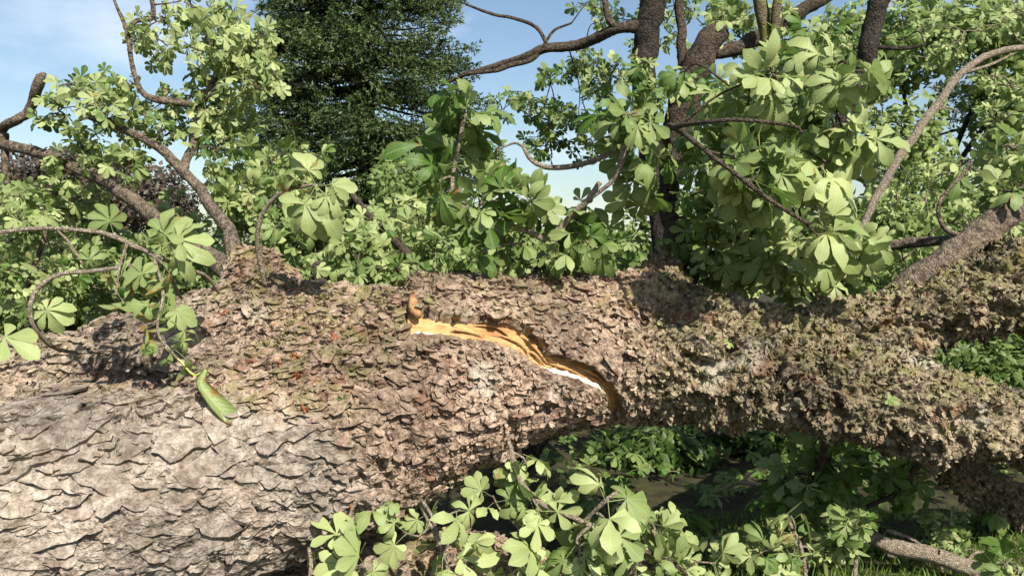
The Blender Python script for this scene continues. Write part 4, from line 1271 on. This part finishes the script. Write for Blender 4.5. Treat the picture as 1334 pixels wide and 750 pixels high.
def broad_tree(label, base, clumps, n, size, tint, mat, seed, trunk_r=.2, top=None, name='broadleaf_tree', limbs=()):
    root = thing(name, tuple(base), label, 'tree')
    tb = Tubes()
    top = top if top is not None else np.mean([c for c, _ in clumps], 0)
    base = np.array(base)
    tb.add(catmull([base - np.array([0, 0, .1]), (base + top) / 2 + np.array([.1, 0, 0]), top], 5), np.linspace(trunk_r, trunk_r * .35, 11), 9, .15)
    for c, _ in clumps:
        a = base + (top - base) * .55
        tb.add(catmull([a, (a + c) / 2 + np.array([0, 0, .15]), c], 4), np.linspace(trunk_r * .4, .015, 9), 6)
    link('trunk', tb.mesh('trunk', M_DARKB), root)
    leaf_cloud('crown', clumps, n, size, tint, mat, seed, root)
    return root
def cl(items, rz=.8):
    return [(np.array(P(x, y, d)), (rx * d / F, rz, ry * d / F)) for x, y, d, rx, ry in items]

broad_tree('rounded copper brown tree far behind the left limbs', g0(110, 22), cl([(60, 270, 22, 80, 70), (150, 265, 22, 70, 60), (215, 262, 21, 38, 48), (100, 230, 22, 70, 40), (10, 260, 22, 60, 60)], 1.5), 17000, .10, .5, M_COPPER, 401)
broad_tree('pale green leafy tree filling the space behind the right arm', g0(1180, 8), cl([(1170, 60, 7.6, 60, 70), (1250, 40, 7.4, 70, 50), (1180, 190, 7.4, 50, 70), (1150, 290, 7.2, 60, 50), (1310, 130, 7.4, 40, 80), (1230, 290, 7.8, 80, 50), (1100, 60, 8, 50, 60), (1320, 40, 7.6, 50, 60)], .6), 9000, .055, .7, M_LEAFFAR, 402, .09)
broad_tree('bushy green tree low behind the middle of the trunk', g0(600, 9), cl([(560, 320, 9, 80, 50), (650, 320, 9.4, 70, 40), (430, 330, 9, 90, 60), (520, 250, 9.5, 40, 45), (760, 330, 9.6, 80, 50)], .8), 9000, .06, .45, M_LEAFFAR, 403, .08)
broad_tree('dark shrubby tree behind the leafy right limb', g0(960, 10), cl([(900, 300, 10, 90, 80), (1010, 280, 10, 90, 90), (1120, 330, 10, 90, 60), (960, 180, 10.5, 80, 60), (1060, 130, 10.5, 70, 70), (1240, 370, 10, 110, 60), (1330, 420, 9.5, 90, 70)], .9), 13000, .075, .35, M_LEAFFAR, 404, .12)
broad_tree('green shrub behind the drooping leaves at the far left', g0(60, 8), cl([(30, 380, 8, 90, 60), (140, 370, 8.4, 90, 60), (250, 350, 8.6, 70, 50), (-60, 330, 8, 70, 80)], .7), 9000, .06, .4, M_LEAFFAR, 405, .08)
broad_tree('low shrub just behind the trunk, leaves coloured dark to stand for shade', g0(980, 5.9), cl([(860, 590, 5.8, 80, 40), (960, 560, 6.2, 80, 30), (1050, 590, 5.9, 90, 50), (1160, 590, 5.9, 90, 50), (1270, 560, 5.8, 80, 50)], .35), 8000, .05, .12, M_LEAFFAR, 407, .04)  # dark leaf tint paints in the shade under the trunk
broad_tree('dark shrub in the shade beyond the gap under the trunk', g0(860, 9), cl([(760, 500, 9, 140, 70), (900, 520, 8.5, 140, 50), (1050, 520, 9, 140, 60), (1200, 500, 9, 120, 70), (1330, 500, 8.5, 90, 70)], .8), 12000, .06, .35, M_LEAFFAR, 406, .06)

# upright chestnut behind the trunk: dark stems, crossing limbs, loose leaves
UT = thing('chestnut_tree', tuple(P(640, 672, 5.3)), 'leafy horse chestnut with dark upright stems rising behind the fallen trunk', 'tree')
UF = Foliage()
ub = branch([[(640, 672, 5.3, 26), (690, 570, 5.2, 24), (800, 470, 5.1, 21), (860, 370, 5.0, 18), (862, 280, 5.0, 16), (848, 210, 5.0, 15), (838, 130, 5.0, 15), (842, 60, 5.0, 16), (850, 0, 5.0, 17), (856, -60, 5.0, 17)]],
            [(860, 90, 4.8, 30, 60, .2, 6, .7, 5, .4), (800, 350, 5.2, 90, 50, .5, 22, .8, 5, .35), (960, 350, 5.1, 90, 50, .5, 24, .8, 5, .4), (900, 30, 6.0, 80, 50, .4, 18, .58, 5, .5), (1100, 110, 6.2, 60, 60, .4, 18, .58, 5, .55), (1000, 70, 6.2, 80, 50, .4, 18, .58, 5, .5), (800, 110, 6.2, 60, 60, .4, 16, .55, 5, .35), (1110, 350, 5.2, 90, 50, .5, 24, .8, 5, .4), (1260, 350, 5.2, 90, 50, .5, 22, .8, 5, .4)], M_DARKB, UT, UF)
branch([[(838, 36, 5.0, 9), (805, 36, 5.0, 7), (780, 47, 5.1, 7), (745, 60, 5.2, 6.5), (705, 66, 5.2, 6), (650, 84, 5.3, 4.5), (605, 98, 5.4, 3), (575, 112, 5.5, 1.5)],
        [(705, 66, 5.2, 4), (690, 78, 5.2, 3.5), (650, 90, 5.2, 3), (610, 96, 5.2, 2)],
        [(712, 58, 5.2, 2.6), (698, 36, 5.2, 2.4), (668, 24, 5.2, 2.2), (640, 18, 5.2, 2), (606, 5, 5.2, 1.4)],
        [(805, 36, 5.0, 5), (791, 22, 5.0, 4), (786, -20, 5, 4)], [(705, 64, 5.2, 2), (722, 40, 5.2, 1.8), (745, 30, 5.2, 1.4)]],
       [(770, 150, 5.8, 70, 50, .5, 24, .62, 5, .3), (720, 120, 5.8, 60, 35, .4, 18, .6, 5, .35), (780, 90, 5.6, 50, 30, .4, 14, .6, 5, .55), (740, 190, 5.9, 60, 25, .4, 12, .55, 5, .2), (790, 15, 5.5, 60, 25, .3, 12, .55, 5, .55), (650, 140, 5.8, 40, 25, .3, 7, .55, 5, .45)], M_BRANCH, UT, UF)
branch([[(870, 230, 5.1, 20), (888, 150, 5.0, 20), (905, 95, 4.95, 20), (925, 55, 4.9, 17), (938, 35, 4.9, 14)],
        [(895, 75, 5.2, 10), (940, 68, 5.3, 9), (985, 52, 5.4, 10), (1020, 30, 5.4, 9), (1060, 5, 5.4, 9), (1100, -20, 5.4, 8)],
        [(888, 90, 5.0, 6), (887, 40, 5.0, 6), (882, -20, 5.0, 6)]],
       [(930, 20, 5.2, 50, 30, .3, 12, .65, 5, .5), (1060, 40, 5.6, 60, 40, .4, 18, .6, 5, .55), (1000, 20, 5.6, 50, 25, .3, 10, .6, 5, .6)], M_BRANCH, UT, UF)
branch([[(1003, 120, 5.2, 7), (1000, 60, 5.2, 8), (990, 0, 5.2, 9), (985, -30, 5.2, 9)], [(1000, 75, 5.15, 5), (1010, 40, 5.15, 6), (1017, -20, 5.1, 6)]], [], M_MOSSB, UT, UF)
branch([[(1060, 420, 4.6, 12), (1064, 300, 4.6, 11), (1078, 210, 4.6, 9), (1098, 155, 4.6, 9), (1120, 108, 4.6, 11), (1134, 55, 4.6, 12), (1147, 0, 4.6, 13), (1158, -50, 4.6, 13)],
        [(1128, 60, 4.6, 3), (1180, 62, 4.6, 2.6), (1205, 58, 4.6, 2)]],
       [(1160, 35, 4.9, 50, 35, .3, 10, .6, 5, .35), (1140, 130, 5.0, 40, 50, .3, 10, .6, 5, .5)], M_DARKB, UT, UF)
branch([[(1110, 330, 5.0, 5), (1140, 258, 5.0, 5), (1172, 205, 5.0, 5.5), (1205, 160, 5.0, 5.5), (1240, 108, 5.0, 5), (1288, 72, 5.0, 4.5), (1345, 62, 5.0, 4), (1420, 70, 5.0, 4)],
        [(1255, 95, 5.0, 2.5), (1290, 85, 5.0, 2), (1320, 70, 5, 1.4)], [(1208, 150, 5.0, 2), (1230, 140, 5, 1.6), (1248, 145, 5, 1.2)]],
       [(1190, 250, 5.4, 50, 40, .3, 14, .55, 5, .75), (1150, 210, 5.5, 40, 60, .3, 14, .55, 5, .75), (1310, 120, 5.5, 40, 60, .3, 18, .55, 5, .8), (1230, 60, 5.6, 60, 40, .4, 18, .55, 5, .65), (1320, 30, 5.5, 50, 40, .3, 14, .55, 5, .65), (1250, 240, 5.4, 40, 40, .3, 12, .5, 5, .6)], M_TWIG, UT, UF)
UF.build(UT, 300, 14)

print('tris', sum(len(m.loops) - 2 * len(m.polygons) for m in bpy.data.meshes), 'trunk polys', len(tm.polygons), 'plates', pl, 'objects', len(bpy.data.objects))
